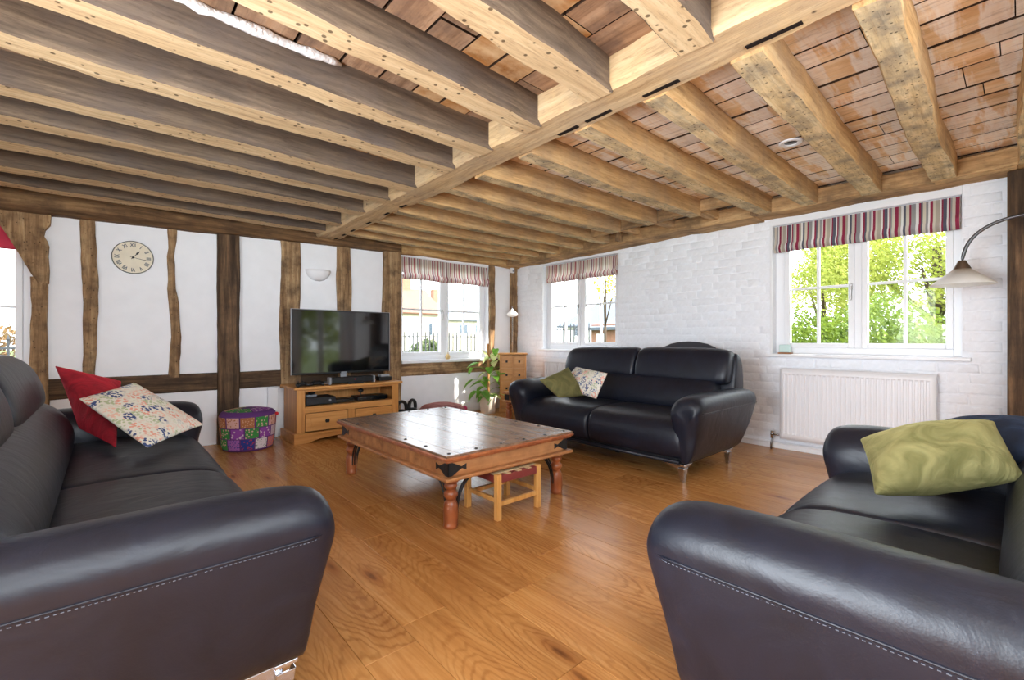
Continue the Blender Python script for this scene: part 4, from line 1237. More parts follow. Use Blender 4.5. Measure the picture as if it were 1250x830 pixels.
pms = [patch_mat(i, c) for i, c in enumerate(pal)]
prr = random.Random(5)
def prad(z):
    return R0 * (0.90 + 0.055 * z / 0.06) if z < 0.06 else R0 * (0.955 + 0.045 * (z - 0.06) / 0.14) if z < 0.2 else R0 * (1.0 + 0.03 * (z - 0.2) / 0.1)
special = {(1, 0): 3, (0, 0): 5, (1, 11): 2, (0, 1): 8, (2, 11): 6, (2, 0): 9}
for rw, (za, zb) in enumerate(((0.02, 0.112), (0.120, 0.208), (0.216, 0.308))):
    for k in range(12):
        a0 = 2 * math.pi * (k + 0.04 + 0.3 * (rw % 2)) / 12 - 2.05; a1 = a0 + 2 * math.pi * 0.90 / 12
        rings = []
        for z in (za, (za + zb) / 2, zb):
            ring = []
            for j in range(4):
                a = a0 + (a1 - a0) * j / 3; rr = prad(z) + 0.0035
                ring.append(Vector((rr * math.cos(a), rr * math.sin(a), z)))
            rings.append(ring)
        MB().loft(rings, caps=False, closed=False).build('patch', pms[special.get((rw, k), prr.randrange(12))], t, smooth=True)
for k in range(8):
    a0, a1 = 2 * math.pi * (k + 0.04) / 8, 2 * math.pi * (k + 0.95) / 8
    v = [Vector((r * math.cos(a), r * math.sin(a), PH + z)) for r, z in ((0.06, 0.0325), (0.12, 0.0300), (0.19, 0.0165)) for a in (a0, (a0 + a1) / 2, a1)]
    MB().add(v, [(0, 1, 4, 3), (1, 2, 5, 4), (3, 4, 7, 6), (4, 5, 8, 7)]).build('patch', pms[prr.randrange(12)], t, smooth=True)
MB().ball((0.215, -0.11, 0.305), 0.018, 10, 6).build('pompom', M['red'], t, smooth=True)

# flat red pouf beyond the coffee table
t = thing('floor_cushion', 'low maroon floor cushion lying below the oak rail', 'floor cushion', (3.13, 4.82, 0))
mb = MB(); mb.lathe([(0.20, 0.0), (0.27, 0.012), (0.295, 0.07), (0.29, 0.13), (0.24, 0.185), (0.13, 0.212), (0.01, 0.218)], 28)
mb.build('body', velvet('maroon_weave', rgb(104, 46, 50), rgb(150, 96, 90)), t, smooth=True)
MB().ball((0.275, -0.10, 0.13), 0.032, 10, 6).build('tassel', plain('pink_tassel', rgb(190, 50, 100), 0.9), t, smooth=True)

# kettlebells
for i, (xx, yy) in enumerate(((2.63, 4.93), (2.80, 4.98))):
    t = thing('kettlebell', ['black kettlebell close against the side of the pine cabinet', 'black kettlebell under the oak rail, a little apart from the pine cabinet'][i], 'kettlebell', (xx, yy, 0), 0.4 * i, 'kettlebells beside the cabinet')
    MB().lathe([(0.05, 0), (0.07, 0.012), (0.088, 0.06), (0.088, 0.10), (0.07, 0.14), (0.045, 0.165), (0.01, 0.172)], 20).build('bell', M['iron'], t, smooth=True)
    mb = MB(); mb.tube([(-0.055, 0, 0.135), (-0.066, 0, 0.19), (-0.05, 0, 0.25), (0, 0, 0.272), (0.05, 0, 0.25), (0.066, 0, 0.19), (0.055, 0, 0.135)], 0.023, 10)
    mb.build('handle', M['iron'], t, smooth=True, sub=1)

# ------------------------------------------------------------------ houseplant
t = thing('potted_plant', 'climbing houseplant on a moss pole in a cream pot', 'plant', (3.90, 4.87, 0))
MB().lathe([(0.092, 0.0), (0.098, 0.005), (0.118, 0.20), (0.126, 0.215), (0.126, 0.235), (0.116, 0.235), (0.112, 0.215)], 28, caps=False).build('pot', M['cream'], t, smooth=True, angle=50)
MB().lathe([(0.113, 0.205), (0.06, 0.215), (0.01, 0.217)], 20).build('soil', M['soil'], t, smooth=True)
MB().lathe([(0.018, 0.2), (0.02, 0.4), (0.018, 0.7), (0.019, 0.93), (0.01, 0.95)], 12, (0.03, 0.03, 0)).build('moss_pole', M['moss'], t, smooth=True)


def leaf_mesh(mat, nm='leaf'):
    mb = MB()
    outline = [(0, 0), (0.16, -0.08), (0.34, -0.02), (0.44, 0.2), (0.38, 0.5), (0.2, 0.82), (0, 1.05)]
    vs_, fs = [], []
    for k, (x, y) in enumerate(outline):
        z = -0.18 * y * y
        vs_ += [(-x, y, z - 0.05 + x * 0.35), (0, max(0, y if 0 < k < 6 else y), z - 0.05), (x, y, z - 0.05 + x * 0.35)]
    for k in range(6):
        a, b = 3 * k, 3 * k + 3
        fs += [(a, a + 1, b + 1, b), (a + 1, a + 2, b + 2, b + 1)]
    return mb.add(vs_, fs).mesh(nm, mat, smooth=True)


lm1, lm2 = leaf_mesh(M['leaf_house']), leaf_mesh(M['leaf_pale'])
lr = random.Random(3)
for px, py, sz, az, pale in [(583, 443, .10, 2.5, 0), (577, 449, .07, 2.2, 0), (576, 464, .10, 2.6, 0), (586, 466, .10, 2.0, 0), (581, 478, .10, 2.9, 0), (590, 472, .09, 1.8, 0), (591, 455, .09, 2.3, 1), (593, 478, .09, 2.1, 1), (605, 426, .07, 1.0, 0), (603, 459, .08, 0.6, 0), (607, 466, .09, 0.2, 0), (609, 473, .07, -.4, 0), (601, 481, .10, -1.2, 1), (613, 440, .09, 0.3, 1), (616, 448, .08, -.2, 0), (611, 432, .09, 0.5, 1), (598, 485, .07, 3.6, 0), (589, 484, .07, 3.3, 0), (596, 436, .07, 2.0, 1), (608, 452, .07, .5, 1)] + [(lr.uniform(588, 612), lr.uniform(428, 486), lr.uniform(.06, .10), lr.uniform(-2, 3.5), lr.random() < .4) for _ in range(16)]:
    p = pY(px, py, 4.87 + lr.uniform(-.12, .06)); p = Vector((p.x - 3.90, p.y - 4.87, p.z))
    a = Vector((0.03, 0.03, max(0.2, p.z - 0.06)))
    lf = link(lm2 if pale else lm1, 'leaf', t, p, (lr.uniform(-.9, -.2), lr.uniform(-.3, .3), az - math.pi / 2 + lr.uniform(-.3, .3)), (sz * 1.6,) * 3)
    MB().tube(arc_pts(a, (a + p) / 2 + Vector((0, 0, 0.05)), p, 6), 0.0028, 5).build('stalk', M['leaf_house'], t, smooth=True)

# ------------------------------------------------------------------ chest of drawers in the corner
fd = ray(627, 415).normalized()
cpos = Vector((4.20, 4.69, 0))
t = thing('drawer_chest', 'narrow pine chest of small drawers standing in the room corner', 'chest', cpos, -TH)
cw, cd, chh = 0.185, 0.28, 0.815
mb = MB(); mb.box(-cw, -cw + 0.018, 0.008, cd, 0.0, chh - 0.02); mb.box(cw - 0.018, cw, 0.008, cd, 0, chh - 0.02); mb.box(-cw, cw, cd - 0.01, cd, 0.05, chh - 0.02); mb.box(-0.008, 0.008, 0.008, cd - 0.01, 0.05, chh - 0.02)
mb.build('carcass', M['pineZ'], t, bevel=0.002)
MB().box(-cw - 0.018, cw + 0.018, -0.016, cd, chh - 0.02, chh).build('top', M['pine'], t, bevel=0.006)
MB().box(-cw - 0.008, cw + 0.008, -0.006, cd, 0.0, 0.05).build('plinth', M['pine'], t, bevel=0.004)
zz = 0.055
rowh = (chh - 0.02 - 0.055) / 4
for r_ in range(4):
    for s in (-1, 1):
        a, b = sorted((s * 0.010, s * (cw - 0.020)))
        z0, z1 = zz + r_ * rowh + 0.003, zz + (r_ + 1) * rowh - 0.006
        mb = MB().box(a, b, -0.002, 0.2, z0, z1); mb.box(a + 0.022, b - 0.022, -0.007, -0.002, z0 + 0.022, z1 - 0.022)
        dr = mb.build('drawer', M['pine'], t, bevel=0.003)
        mb = MB(); c = (a + b) / 2; zc2 = (z0 + z1) / 2
        mb.box(c - 0.014, c + 0.014, -0.011, -0.006, zc2 - 0.014, zc2 + 0.014); mb.ball((c, -0.018, zc2), 0.014, 10, 6)
        mb.build('knob', M['iron'], dr, smooth=True, angle=40)
    if r_: MB().box(-cw + 0.018, cw - 0.018, 0.0, 0.2, zz + r_ * rowh - 0.005, zz + r_ * rowh + 0.002).build('divider', M['pine'], t)

# side table matching the coffee table
t = thing('side_table', 'small sheesham side table with turned legs beside the sofa arm', 'table', (4.02, 4.16, 0))
hw_, hd_, st_ = 0.26, 0.24, 0.345
MB().box(-hw_, hw_, -hd_, hd_, st_ - 0.022, st_).build('top', M['sheesham'], t, bevel=0.005)
MB().box(-hw_ + 0.02, hw_ - 0.02, -hd_ + 0.02, hd_ - 0.02, 0.235, st_ - 0.022).build('apron', M['sheesham'], t, bevel=0.002)
MB().box(-hw_ - 0.002, hw_ + 0.002, -hd_ - 0.002, hd_ + 0.002, 0.218, 0.235).build('lower_moulding', M['sheesham'], t, bevel=0.005)
for sx in (-1, 1):
    for sy in (-1, 1):
        MB().lathe([(r_, z_ * 0.82) for r_, z_ in legp], 20, (sx * (hw_ - 0.06), sy * (hd_ - 0.06), 0)).build('leg', M['sheeshamZ'], t, smooth=True, angle=50)
        mb = MB()
        mb.box(sx * (hw_ - 0.018) - 0.003, sx * (hw_ - 0.018) + 0.003, *sorted((sy * (hd_ - 0.02), sy * (hd_ - 0.11))), 0.245, 0.31)
        mb.box(*sorted((sx * (hw_ - 0.02), sx * (hw_ - 0.11))), sy * (hd_ - 0.018) - 0.003, sy * (hd_ - 0.018) + 0.003, 0.245, 0.31)
        mb.build('corner_strap', M['iron'], t)

# dark rounded chair back between sofa and wall
t = thing('tub_chair', 'dark rounded chair back rising behind the sofa by the brick wall', 'chair', (4.32, 2.25, 0))
rings = []
for i in range(13):
    a = math.pi * i / 12
    cx_, hz = -0.36 * math.cos(a), 0.60 + 0.385 * math.sin(a) ** 0.45
    rings.append([Vector((x_, cx_, z_)) for x_, z_ in ((0.10, 0.25), (0.04, 0.3), (0.03, hz - 0.03), (0.06, hz), (0.12, hz), (0.16, hz - 0.04), (0.17, 0.3))])
MB().loft(rings).build('backrest', plain('grey_fabric', rgb(58, 58, 64), 0.9, bump=0.3, bscale=120), t, smooth=True, angle=60)
MB().box(-0.18, 0.10, -0.33, 0.33, 0.18, 0.42).build('seat', plain('grey_fabric_seat', rgb(54, 54, 60), 0.9), t, bevel=0.04)
for sx in (-0.13, 0.10):
    for sy in (-0.27, 0.27):
        MB().lathe([(0.014, 0), (0.02, 0.19)], 10, (sx, sy, 0)).build('leg', M['sheeshamZ'], t, smooth=True)

# ------------------------------------------------------------------ clock
cc = Vector((0.172, BW, 1.717)); CR = 0.142
t = thing('wall_clock', 'round cream wall clock with roman numerals on the white panel', 'clock', cc)
RX = Matrix.Rotation(math.pi / 2, 4, 'X')
def wall_lathe(prof, n=48):
    mb = MB().lathe(prof, n)
    mb.v = [(v[0], -v[2], v[1]) for v in mb.v]
    return mb
wall_lathe([(CR - 0.004, 0.0), (CR, 0.004), (CR, 0.014), (CR - 0.003, 0.018), (CR - 0.006, 0.015), (CR - 0.006, 0.006)]).build('rim', plain('clock_rim', rgb(96, 98, 92), 0.4, 0.5), t, smooth=True, angle=40)
wall_lathe([(CR - 0.005, 0.002), (CR - 0.005, 0.010)]).build('face', M['clockface'], t)
for k, s_ in enumerate(['XII', 'I', 'II', 'III', 'IIII', 'V', 'VI', 'VII', 'VIII', 'IX', 'X', 'XI']):
    cu = bpy.data.curves.new('numeral', 'FONT'); cu.body = s_; cu.size = 0.043; cu.align_x = 'CENTER'; cu.align_y = 'CENTER'; cu.extrude = 0.0004
    cu.offset = 0.0013
    tmp = bpy.data.objects.new('numeral', cu); COL.objects.link(tmp)
    dg = bpy.context.evaluated_depsgraph_get()
    me = bpy.data.meshes.new_from_object(tmp.evaluated_get(dg)); bpy.data.objects.remove(tmp)
    me.materials.clear(); me.materials.append(M['ink'])
    a = -2 * math.pi * k / 12 + math.pi / 2
    o = link(me, 'numeral', t)
    o.matrix_local = Matrix.Translation((0.105 * math.cos(a), -0.0108, 0.105 * math.sin(a))) @ RX @ Matrix.Rotation(a - math.pi / 2, 4, 'Z') @ Matrix.Scale(0.72, 4, (1, 0, 0))
def hand(deg, ln, w0, spade, nm):
    a = math.radians(90 - deg); d_ = Vector((math.cos(a), 0, math.sin(a))); p_ = Vector((-d_.z, 0, d_.x))
    if spade: prof = [(-0.018, w0), (ln * 0.45, w0), (ln * 0.62, w0 * 4), (ln * 0.8, w0 * 2.2), (ln, 0.0004)]
    else: prof = [(-0.02, w0), (ln * 0.7, w0), (ln * 0.75, w0 * 1.8), (ln, 0.0004)]
    rings = [[d_ * s + p_ * w + Vector((0, -0.012, 0)), d_ * s - p_ * w + Vector((0, -0.012, 0)), d_ * s - p_ * w + Vector((0, -0.0135, 0)), d_ * s + p_ * w + Vector((0, -0.0135, 0))] for s, w in prof]
    MB().loft(rings).build(nm, M['iron'], t)
hand(38, 0.075, 0.0022, True, 'hour_hand')
hand(101, 0.108, 0.0016, False, 'minute_hand')
wall_lathe([(0.009, 0.009), (0.008, 0.0155), (0.003, 0.017)], 16).build('hub', M['iron'], t, smooth=True)

# wall uplighter
t = thing('wall_light', 'white plaster half bowl wall light above the television', 'wall light', (1.735, BW, 1.645))
rings = []
for k, (r_, z_) in enumerate([(0.02, 0.0), (0.07, 0.018), (0.108, 0.05), (0.130, 0.09), (0.137, 0.118), (0.128, 0.118), (0.10, 0.06)]):
    rings.append([Vector((r_ * math.cos(a), -r_ * 0.8 * math.sin(a), z_)) for a in [math.pi * j / 18 for j in range(19)]])
MB().loft(rings, caps=False, closed=False).build('bowl', M['plaster'], t, smooth=True).modifiers.new('s', 'SOLIDIFY').thickness = 0.004
MB().box(-0.06, 0.06, -0.012, 0.0, 0.02, 0.10).build('back_plate', M['plaster'], t, bevel=0.003)

for cx_, cy_ in ADDED_LAMPS:  # housings for the added lamps, out of view
    t = thing('added_lamp', 'round flush ceiling lamp under the oak joists', 'ceiling light', (cx_, cy_, 2.0), 0, 'flush ceiling lamps')
    MB().lathe([(0.05, 0.13), (0.06, 0.06), (0.24, 0.05), (0.25, 0.03), (0.25, 0.016), (0.235, 0.016)], 32).build('housing', M['white'], t, smooth=True, angle=40)
# ceiling spotlight
t = thing('downlight', 'round white rimmed spotlight set in the ceiling boards', 'ceiling light', (3.27, 0.985, BZ))
MB().lathe([(0.036, -0.001), (0.040, -0.008), (0.062, -0.010), (0.068, -0.004), (0.068, 0.0)], 28, caps=False).build('rim', M['white'], t, smooth=True, angle=50)
MB().lathe([(0.038, -0.002), (0.030, -0.0015), (0.002, -0.0002)], 24).build('lamp_recess', plain('lamp_recess', rgb(56, 52, 50), 0.3), t, smooth=True)

# ------------------------------------------------------------------ lamps
t = thing('floor_lamp', 'arching metal floor lamp with white cone shade against the brick wall', 'lamp', (4.20, -0.42, 0))
arcp = [(0, 0, 0.02), (0, 0, 0.8), (0, 0, 1.45), (0, 0.02, 1.60), (0, 0.09, 1.72), (0, 0.22, 1.765), (0, 0.40, 1.775), (0, 0.53, 1.752), (0, 0.62, 1.69), (0, 0.668, 1.61), (0, 0.682, 1.515)]
MB().tube(arcp, 0.0115, 10).build('arm', M['gunmetal'], t, smooth=True, sub=2)
MB().lathe([(0.15, 0), (0.15, 0.012), (0.05, 0.024), (0.016, 0.03)], 28).build('base', M['pewter'], t, smooth=True, angle=40)
sc_ = (0, 0.682, 0)
MB().lathe([(0.020, 1.522), (0.022, 1.515), (0.044, 1.470), (0.044, 1.464)], 20, sc_).build('cap', M['bronze'], t, smooth=True, angle=40)
sd = MB().lathe([(0.040, 1.468), (0.158, 1.368), (0.160, 1.362)], 40, sc_, caps=False).build('shade', M['opal'], t, smooth=True)
sd.modifiers.new('s', 'SOLIDIFY').thickness = 0.003
MB().ball((0, 0.682, 1.42), (0.028, 0.028, 0.04), 12, 8).build('bulb', M['white'], t, smooth=True)

t = thing('corner_lamp', 'slim lamp with small white glass shade in the corner behind the chest', 'lamp', (4.45, 4.98, 0))
MB().tube([(0.0, 0.0, 0.01), (0.0, 0.0, 1.40), (-0.01, -0.01, 1.47), (-0.04, -0.045, 1.49), (-0.055, -0.06, 1.45)], 0.008, 8).build('pole', M['chrome'], t, smooth=True)
MB().lathe([(0.09, 0), (0.09, 0.01), (0.02, 0.02)], 20).build('base', M['chrome'], t, smooth=True, angle=40)
MB().lathe([(0.018, 1.45), (0.03, 1.43), (0.078, 1.385), (0.085, 1.365), (0.06, 1.345), (0.01, 1.335)], 24, (-0.055, -0.06, 0)).build('shade', M['opal'], t, smooth=True)
t = thing('alarm_sensor', 'small white sensor box high in the room corner', 'sensor', (4.52, 5.06, 2.0))
MB().box(-0.028, 0.028, -0.02, 0.02, 0.0, 0.075).build('body', M['white'], t, bevel=0.006)
MB().box(-0.016, 0.016, -0.024, -0.02, 0.012, 0.045).build('lens', M['greyplastic'], t, bevel=0.002)


# ------------------------------------------------------------------ radiators
def radiator(label, y0, y1, valve=True):
    t = thing('radiator', label, 'radiator', (RW - 0.125, y1, 0), -math.pi / 2)
    w, z0, z1 = y1 - y0, 0.115, 0.745
    n = int(w / 0.0335)
    # fluted front panel: local -y faces the room
    pts = []
    p = (w - 0.05) / n
    prof = [(0.0, 0.0)]
    for i in range(n):
        a = 0.025 + i * p
        prof += [(a + p * 0.12, 0.0), (a + p * 0.24, 0.010), (a + p * 0.76, 0.010), (a + p * 0.88, 0.0)]
    prof += [(w, 0.0)]
    rings = []
    for z, k in ((z0, 0), (z0 + 0.045, 0), (z0 + 0.058, 1), (z1 - 0.058, 1), (z1 - 0.045, 0), (z1, 0)):
        rings.append([Vector((x, 0.012 * 0 + y * k, z)) for x, y in prof])
    mb = MB().loft(rings, caps=False, closed=False)
    pn = mb.build('front_panel', M['radiator'], t, smooth=True, angle=35)
    pn.modifiers.new('s', 'SOLIDIFY').thickness = -0.002
    mb = MB(); mb.box(0.0, w, 0.016, 0.07, z0 + 0.01, z1 - 0.012); mb.box(0, w, 0.0, 0.075, z1 - 0.012, z1); mb.box(-0.003, 0.0, 0.0, 0.075, z0, z1); mb.box(w, w + 0.003, 0.0, 0.075, z0, z1)
    mb.build('body', M['radiator'], t, bevel=0.003)
    for xx in (0.15, w - 0.15):
        MB().box(xx - 0.02, xx + 0.02, 0.07, 0.112, 0.25, 0.6).build('bracket', M['radiator'], t)
    if valve:
        MB().tube([(-0.09, 0.05, 0.0), (-0.09, 0.05, 0.05), (-0.075, 0.05, 0.12)], 0.0075, 8).build('pipe', M['pewter'], t, smooth=True)
        mb = MB(); mb.tube([(-0.09, 0.04, 0.135), (-0.0, 0.04, 0.135)], 0.009, 8); mb.tube([(-0.08, 0.045, 0.10), (-0.08, 0.045, 0.165)], 0.013, 10)
        mb.build('valve', M['chrome'], t, smooth=True)
    return t


radiator('white ribbed radiator under the window with the striped red and grey blind', 0.42, 1.45)
radiator('white ribbed radiator under the corner window behind the sofa', 3.35, 4.42, False)

# sill ornaments
t = thing('candle_dish', 'pale glass candle holder on a wooden base on the window sill', 'candle', (RW + 0.015, 1.45, W2[2] - 0.003))
MB().box(-0.03, 0.03, -0.055, 0.055, 0.0, 0.014).build('base', M['sheesham'], t, bevel=0.003)
MB().box(-0.022, 0.022, -0.045, 0.045, 0.014, 0.085).build('glass_block', M['glassblue'], t, bevel=0.006)
t = thing('sill_ornament', 'tiny cream and amber ornament on the window sill above the oak rail', 'ornament', (3.42, BW - 0.02, WB[2] - 0.003))
MB().lathe([(0.02, 0), (0.03, 0.012), (0.034, 0.04), (0.02, 0.065), (0.005, 0.072)], 14).build('body', plain('amber', rgb(224, 190, 130), 0.4), t, smooth=True)
MB().ball((0, 0, 0.08), 0.016, 10, 6).build('head', M['cream'], t, smooth=True)

# ------------------------------------------------------------------ outdoors
GZ = -0.35
mb = MB().box(-60, 90, -60, 90, GZ - 0.2, GZ)
tag(mb.build('ground', M['grass']), 'mown grass lawn', None, None, 'structure')


def foliage(name, parent, mat, clumps, nleaf, size, seed):
    r = random.Random(seed)
    vs_, fs = [], []
    tot = sum(c[3] ** 2 for c in clumps)
    for cx_, cy_, cz_, rad in clumps:
        for _ in range(int(nleaf * rad ** 2 / tot)):
            d_ = Vector((r.gauss(0, 1), r.gauss(0, 1), r.gauss(0, 1))).normalized() * rad * (0.55 + 0.5 * r.random())
            c = Vector((cx_, cy_, cz_)) + d_
            a = Vector((r.gauss(0, 1), r.gauss(0, 1), r.gauss(0, 1))).normalized(); b = a.orthogonal().normalized(); s = size * r.uniform(0.6, 1.3)
            e_ = a.cross(b)
            k = len(vs_)
            vs_ += [c - b * s, c + e_ * s * 0.45, c + b * s, c - e_ * s * 0.45]
            fs.append((k, k + 1, k + 2, k + 3))
    me = bpy.data.meshes.new(name); me.from_pydata([tuple(v) for v in vs_], [], fs); me.materials.append(mat)
    o = link(me, name, parent)
    return tag(o, kind='stuff')


def tree(name, label, loc, clumps, mat, nleaf, size, seed, trunk_h, trunk_r=0.12, group=None, cat='tree'):
    t = thing(name, label, cat, (loc[0], loc[1], GZ), 0, group)
    foliage('foliage', t, mat, clumps, nleaf, size, seed)
    mb = MB(); mb.tube([(0, 0, 0), (0.05, 0.03, trunk_h * 0.5), (0.02, 0.0, trunk_h)], [trunk_r, trunk_r * 0.8, trunk_r * 0.5], 8)
    for c in clumps[:5]:
        mb.tube([(0.03, 0.02, trunk_h * 0.55), (c[0] * 0.5, c[1] * 0.5, (c[2] + trunk_h * 0.6) / 2), (c[0] * 0.9, c[1] * 0.9, c[2])], [trunk_r * 0.5, trunk_r * 0.35, trunk_r * 0.15], 6)
    mb.build('trunk', M['bark'], t, smooth=True)
    return t


def clumps(n, rx, ry, z0, z1, r0, r1, seed):
    r = random.Random(seed)
    return [(r.uniform(-rx, rx), r.uniform(-ry, ry), r.uniform(z0, z1), r.uniform(r0, r1)) for _ in range(n)]


tree('garden_shrub', 'dense green shrub seen through the lower panes above the radiator', (9.0, 1.15), clumps(14, 1.1, 1.3, 0.3, 1.45, 0.5, 0.8, 1), M['leaf_bush'], 34000, 0.036, 1, 0.9, 0.08, cat='shrub')
tree('garden_shrub', 'small bright green bush low outside the radiator window', (9.2, 2.85), clumps(8, 0.5, 0.5, 0.3, 1.35, 0.35, 0.55, 2), M['leaf_bush'], 15000, 0.034, 2, 0.7, 0.06, cat='shrub')
tree('garden_tree', 'pale leafed tree rising above the shrubs outside the radiator window', (11.0, 1.0), clumps(18, 1.3, 1.7, 1.8, 3.9, 0.5, 0.9, 3), M['leaf_tree'], 28000, 0.04, 3, 3.0, 0.12)
tree('garden_tree', 'thin pale tree with gaps of sky outside the radiator window', (13.0, 3.2), clumps(12, 1.0, 0.9, 1.6, 3.1, 0.3, 0.6, 4), M['leaf_tree'], 8000, 0.04, 4, 2.6, 0.09)
tree('garden_tree', 'tree with a spray of yellow leaves outside the corner window on the brick wall', (11.2, 8.35), [(-0.1, 0.0, 3.1, 0.35), (0.15, 0.1, 2.7, 0.28), (-0.1, -0.1, 3.5, 0.4), (0.1, -0.35, 3.0, 0.35)], M['leaf_yellow'], 500, 0.06, 5, 3.2, 0.05)
tree('garden_tree', 'tall spreading tree in the rear garden', (7.9, -5.4), clumps(22, 2.1, 1.0, 3.6, 7.2, 0.8, 1.2, 8), M['leaf_tree'], 9000, 0.12, 8, 5.0, 0.2)  # unseen tree added to keep sun off the radiator window and garden door
# greenery behind the rear garden door, mirrored in the television
tree('garden_tree', 'leafy green tree beyond the garden door', (4.4, -6.0), clumps(16, 1.9, 0.8, 0.5, 3.2, 0.6, 0.9, 6), M['leaf_tree'], 12000, 0.08, 6, 2.4, 0.12)
tree('garden_shrub', 'coppery shrub seen past the oak knee brace', (-1.25, 10.0), clumps(9, 0.8, 0.6, 0.4, 1.7, 0.35, 0.6, 7), M['leaf_copper'], 6000, 0.05, 7, 1.0, 0.06, cat='shrub')
for i, (u, Y) in enumerate(((500, 15.0), (522, 14.6), (556, 15.2), (575, 14.8))):
    p = pY(u, 415, Y)
    tree('hedge_bush', ['low green bush before the white door of the clay-roofed house', 'taller dark bush before the chimney end of the clay-roofed house', 'low green bush before the chimney end of the slate-roofed house', 'low green bush before the far end of the slate-roofed house'][i],
         (p.x, Y), clumps(7, 0.42, 0.4, 0.4, 1.05 if i == 1 else 0.62, 0.28, 0.38, 20 + i), M['leaf_hedge'], 2400, 0.07, 20 + i, 0.7, 0.06, 'bushes behind the railings', 'shrub')


def railing(label, p0, p1, zb, zt, wall_mat, sp=0.13):
    p0, p1 = Vector(p0), Vector(p1)
    ln = (p1 - p0).length; d_ = (p1 - p0).normalized(); a = math.atan2(d_.y, d_.x)
    t = thing('railing', label, 'railing', (p0.x, p0.y, GZ), a)
    zb -= GZ; zt -= GZ
    MB().box(0, ln, -0.12, 0.12, 0, zb).build('low_wall', wall_mat, t, bevel=0.01)
    for z in (zb + 0.06, zt - 0.14):
        MB().box(0, ln, -0.012, 0.012, z, z + 0.03).build('rail', M['railing'], t)
    bar = MB().box(-0.013, 0.013, -0.013, 0.013, zb, zt - 0.03).lathe([(0.012, zt - 0.03), (0.018, zt - 0.01), (0.002, zt + 0.05)], 6).mesh('bar', M['railing'])
    for i in range(int(ln / sp)):
        link(bar, 'bar', t, ((i + 0.5) * sp, 0, 0))
    return t


railing('black iron railings outside the houseplant window', (4.2, 11.0, 0), (9.2, 11.0, 0), 0.60, 1.22, M['stone'])
railing('black iron railings outside the corner window on the brick wall', (9.6, 10.6, 0), (9.6, 7.6, 0), 0.45, 1.42, M['stone'])
railing('black iron railings outside the window beyond the knee brace', (-3.6, 8.6, 0), (-0.4, 8.6, 0), 0.45, 1.02, M['stone'])


def house(label, loc, rz, w, d_, eave, ridge, wall_m, roof_m, wins=(), chim=None, hip=False):
    t = thing('house', label, 'house', (loc[0], loc[1], GZ), rz)
    e = eave - GZ; r = ridge - GZ
    mb = MB().box(0, w, 0, d_, 0, e)
    if not hip:
        mb.add([(0, 0, e), (0, d_, e), (0, d_ / 2, r - 0.1), (w, 0, e), (w, d_, e), (w, d_ / 2, r - 0.1)], [(0, 1, 2), (3, 5, 4), (0, 2, 5, 3), (1, 4, 5, 2)])
    mb.build('wall', wall_m, t)
    o = 0.35; hh = 1.8 if hip else 0
    mb = MB()
    mb.add([(-o, -o, e - 0.12), (w + o, -o, e - 0.12), (w + o - hh, d_ / 2, r), (-o + hh, d_ / 2, r), (-o, d_ + o, e - 0.12), (w + o, d_ + o, e - 0.12)], [(0, 1, 2, 3), (4, 3, 2, 5)] + ([(0, 3, 4), (1, 5, 2)] if hip else []))
    rf = mb.build('roof', roof_m, t); rf.modifiers.new('s', 'SOLIDIFY').thickness = 0.12
    for (x0_, x1_, z0_, z1_, door) in wins:
        wf = MB().box(x0_, x1_, -0.06, 0.02, z0_ - GZ, z1_ - GZ).build('door' if door else 'window', M['white'], t)
        if not door:
            MB().box(x0_ + 0.1, x1_ - 0.1, -0.075, -0.06, z0_ - GZ + 0.1, z1_ - GZ - 0.1).build('pane', M['darkglass'], wf)
    if chim:
        MB().box(chim[0], chim[0] + 0.7, d_ / 2 - 0.3, d_ / 2 + 0.3, e, r + chim[1]).build('chimney', M['brick'], t)
    return t


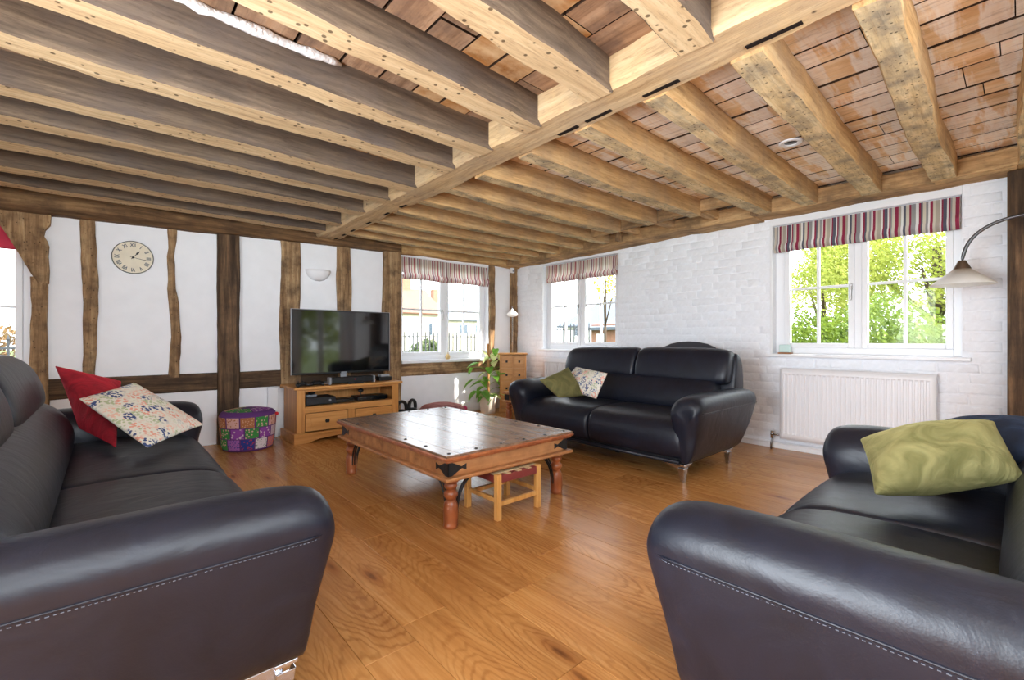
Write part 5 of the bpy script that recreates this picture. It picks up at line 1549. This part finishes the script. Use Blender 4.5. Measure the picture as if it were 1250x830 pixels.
Yh = 32.0
a = pY(470, 378, Yh); b = pY(537, 378, Yh); rdg = pY(500, 362, Yh)
ev = pY(505, 380, Yh).z; rd_ = pY(505, 364, Yh + 3).z + 0.2
house('cream rendered house with clay roof and brick chimney beyond the railings', (a.x, Yh), 0, b.x - a.x, 6.0, ev, rd_ + 0.6, M['render_cream'], M['rooftile'],
      [((b.x - a.x) * 0.36, (b.x - a.x) * 0.55, GZ, 2.6, True), ((b.x - a.x) * 0.76, (b.x - a.x) * 0.86, 1.3, 2.4, False)], ((b.x - a.x) * 0.60, 1.0))
a = pY(546, 388, 36); b = pY(600, 388, 36)
house('cream rendered house with grey slate roof beyond the railings', (a.x, 36), 0, b.x - a.x, 7.0, pY(565, 389, 36).z, pY(565, 370, 39).z, M['render_cream'], M['slate'], [(1.2, 2.4, 1.5, 2.6, False), ((b.x - a.x) * 0.6, (b.x - a.x) * 0.7, 1.5, 2.6, False)], (0.5, 1.2))
a = pX(700, 388, 24); b = pX(760, 388, 24)
house('long white house with slate roof outside the corner window on the brick wall', (24, a.y + 1), -math.pi / 2, a.y - b.y + 2, 7, pX(720, 395, 24).z, pX(720, 365, 27).z, M['render_white'], M['slate'], [(1.0, 2.2, 1.2, 2.2, False), (3.4, 4.6, 1.2, 2.2, False)], None, True)
p0_, p1_ = pX(722, 400, 15), pX(752, 400, 15)
house('low brick outbuilding outside the corner window on the brick wall', (15, p0_.y), -math.pi / 2, p0_.y - p1_.y, 2.2, pX(735, 396, 15).z, pX(735, 391, 15).z, M['brick'], M['slate'], [(0.3, 0.75, GZ, 1.25, True)])
t = thing('flower_trough', 'trough of orange flowers outside the houseplant window', 'flowers', (3.55, 6.05, GZ))
MB().box(-0.25, 0.25, -0.1, 0.1, 0, 1.05).build('trough', M['stone'], t, bevel=0.01)
fr_ = random.Random(9)
for i in range(12):
    MB().ball((fr_.uniform(-.24, .24), fr_.uniform(-.1, .1), 1.09 + fr_.uniform(-.02, .05)), fr_.uniform(0.02, 0.035), 7, 5).build('flower', M['orange'], t, smooth=True)
foliage('leaves', t, M['leaf_hedge'], [(-0.12, 0, 1.06, 0.14), (0.12, 0, 1.06, 0.14)], 400, 0.035, 31)
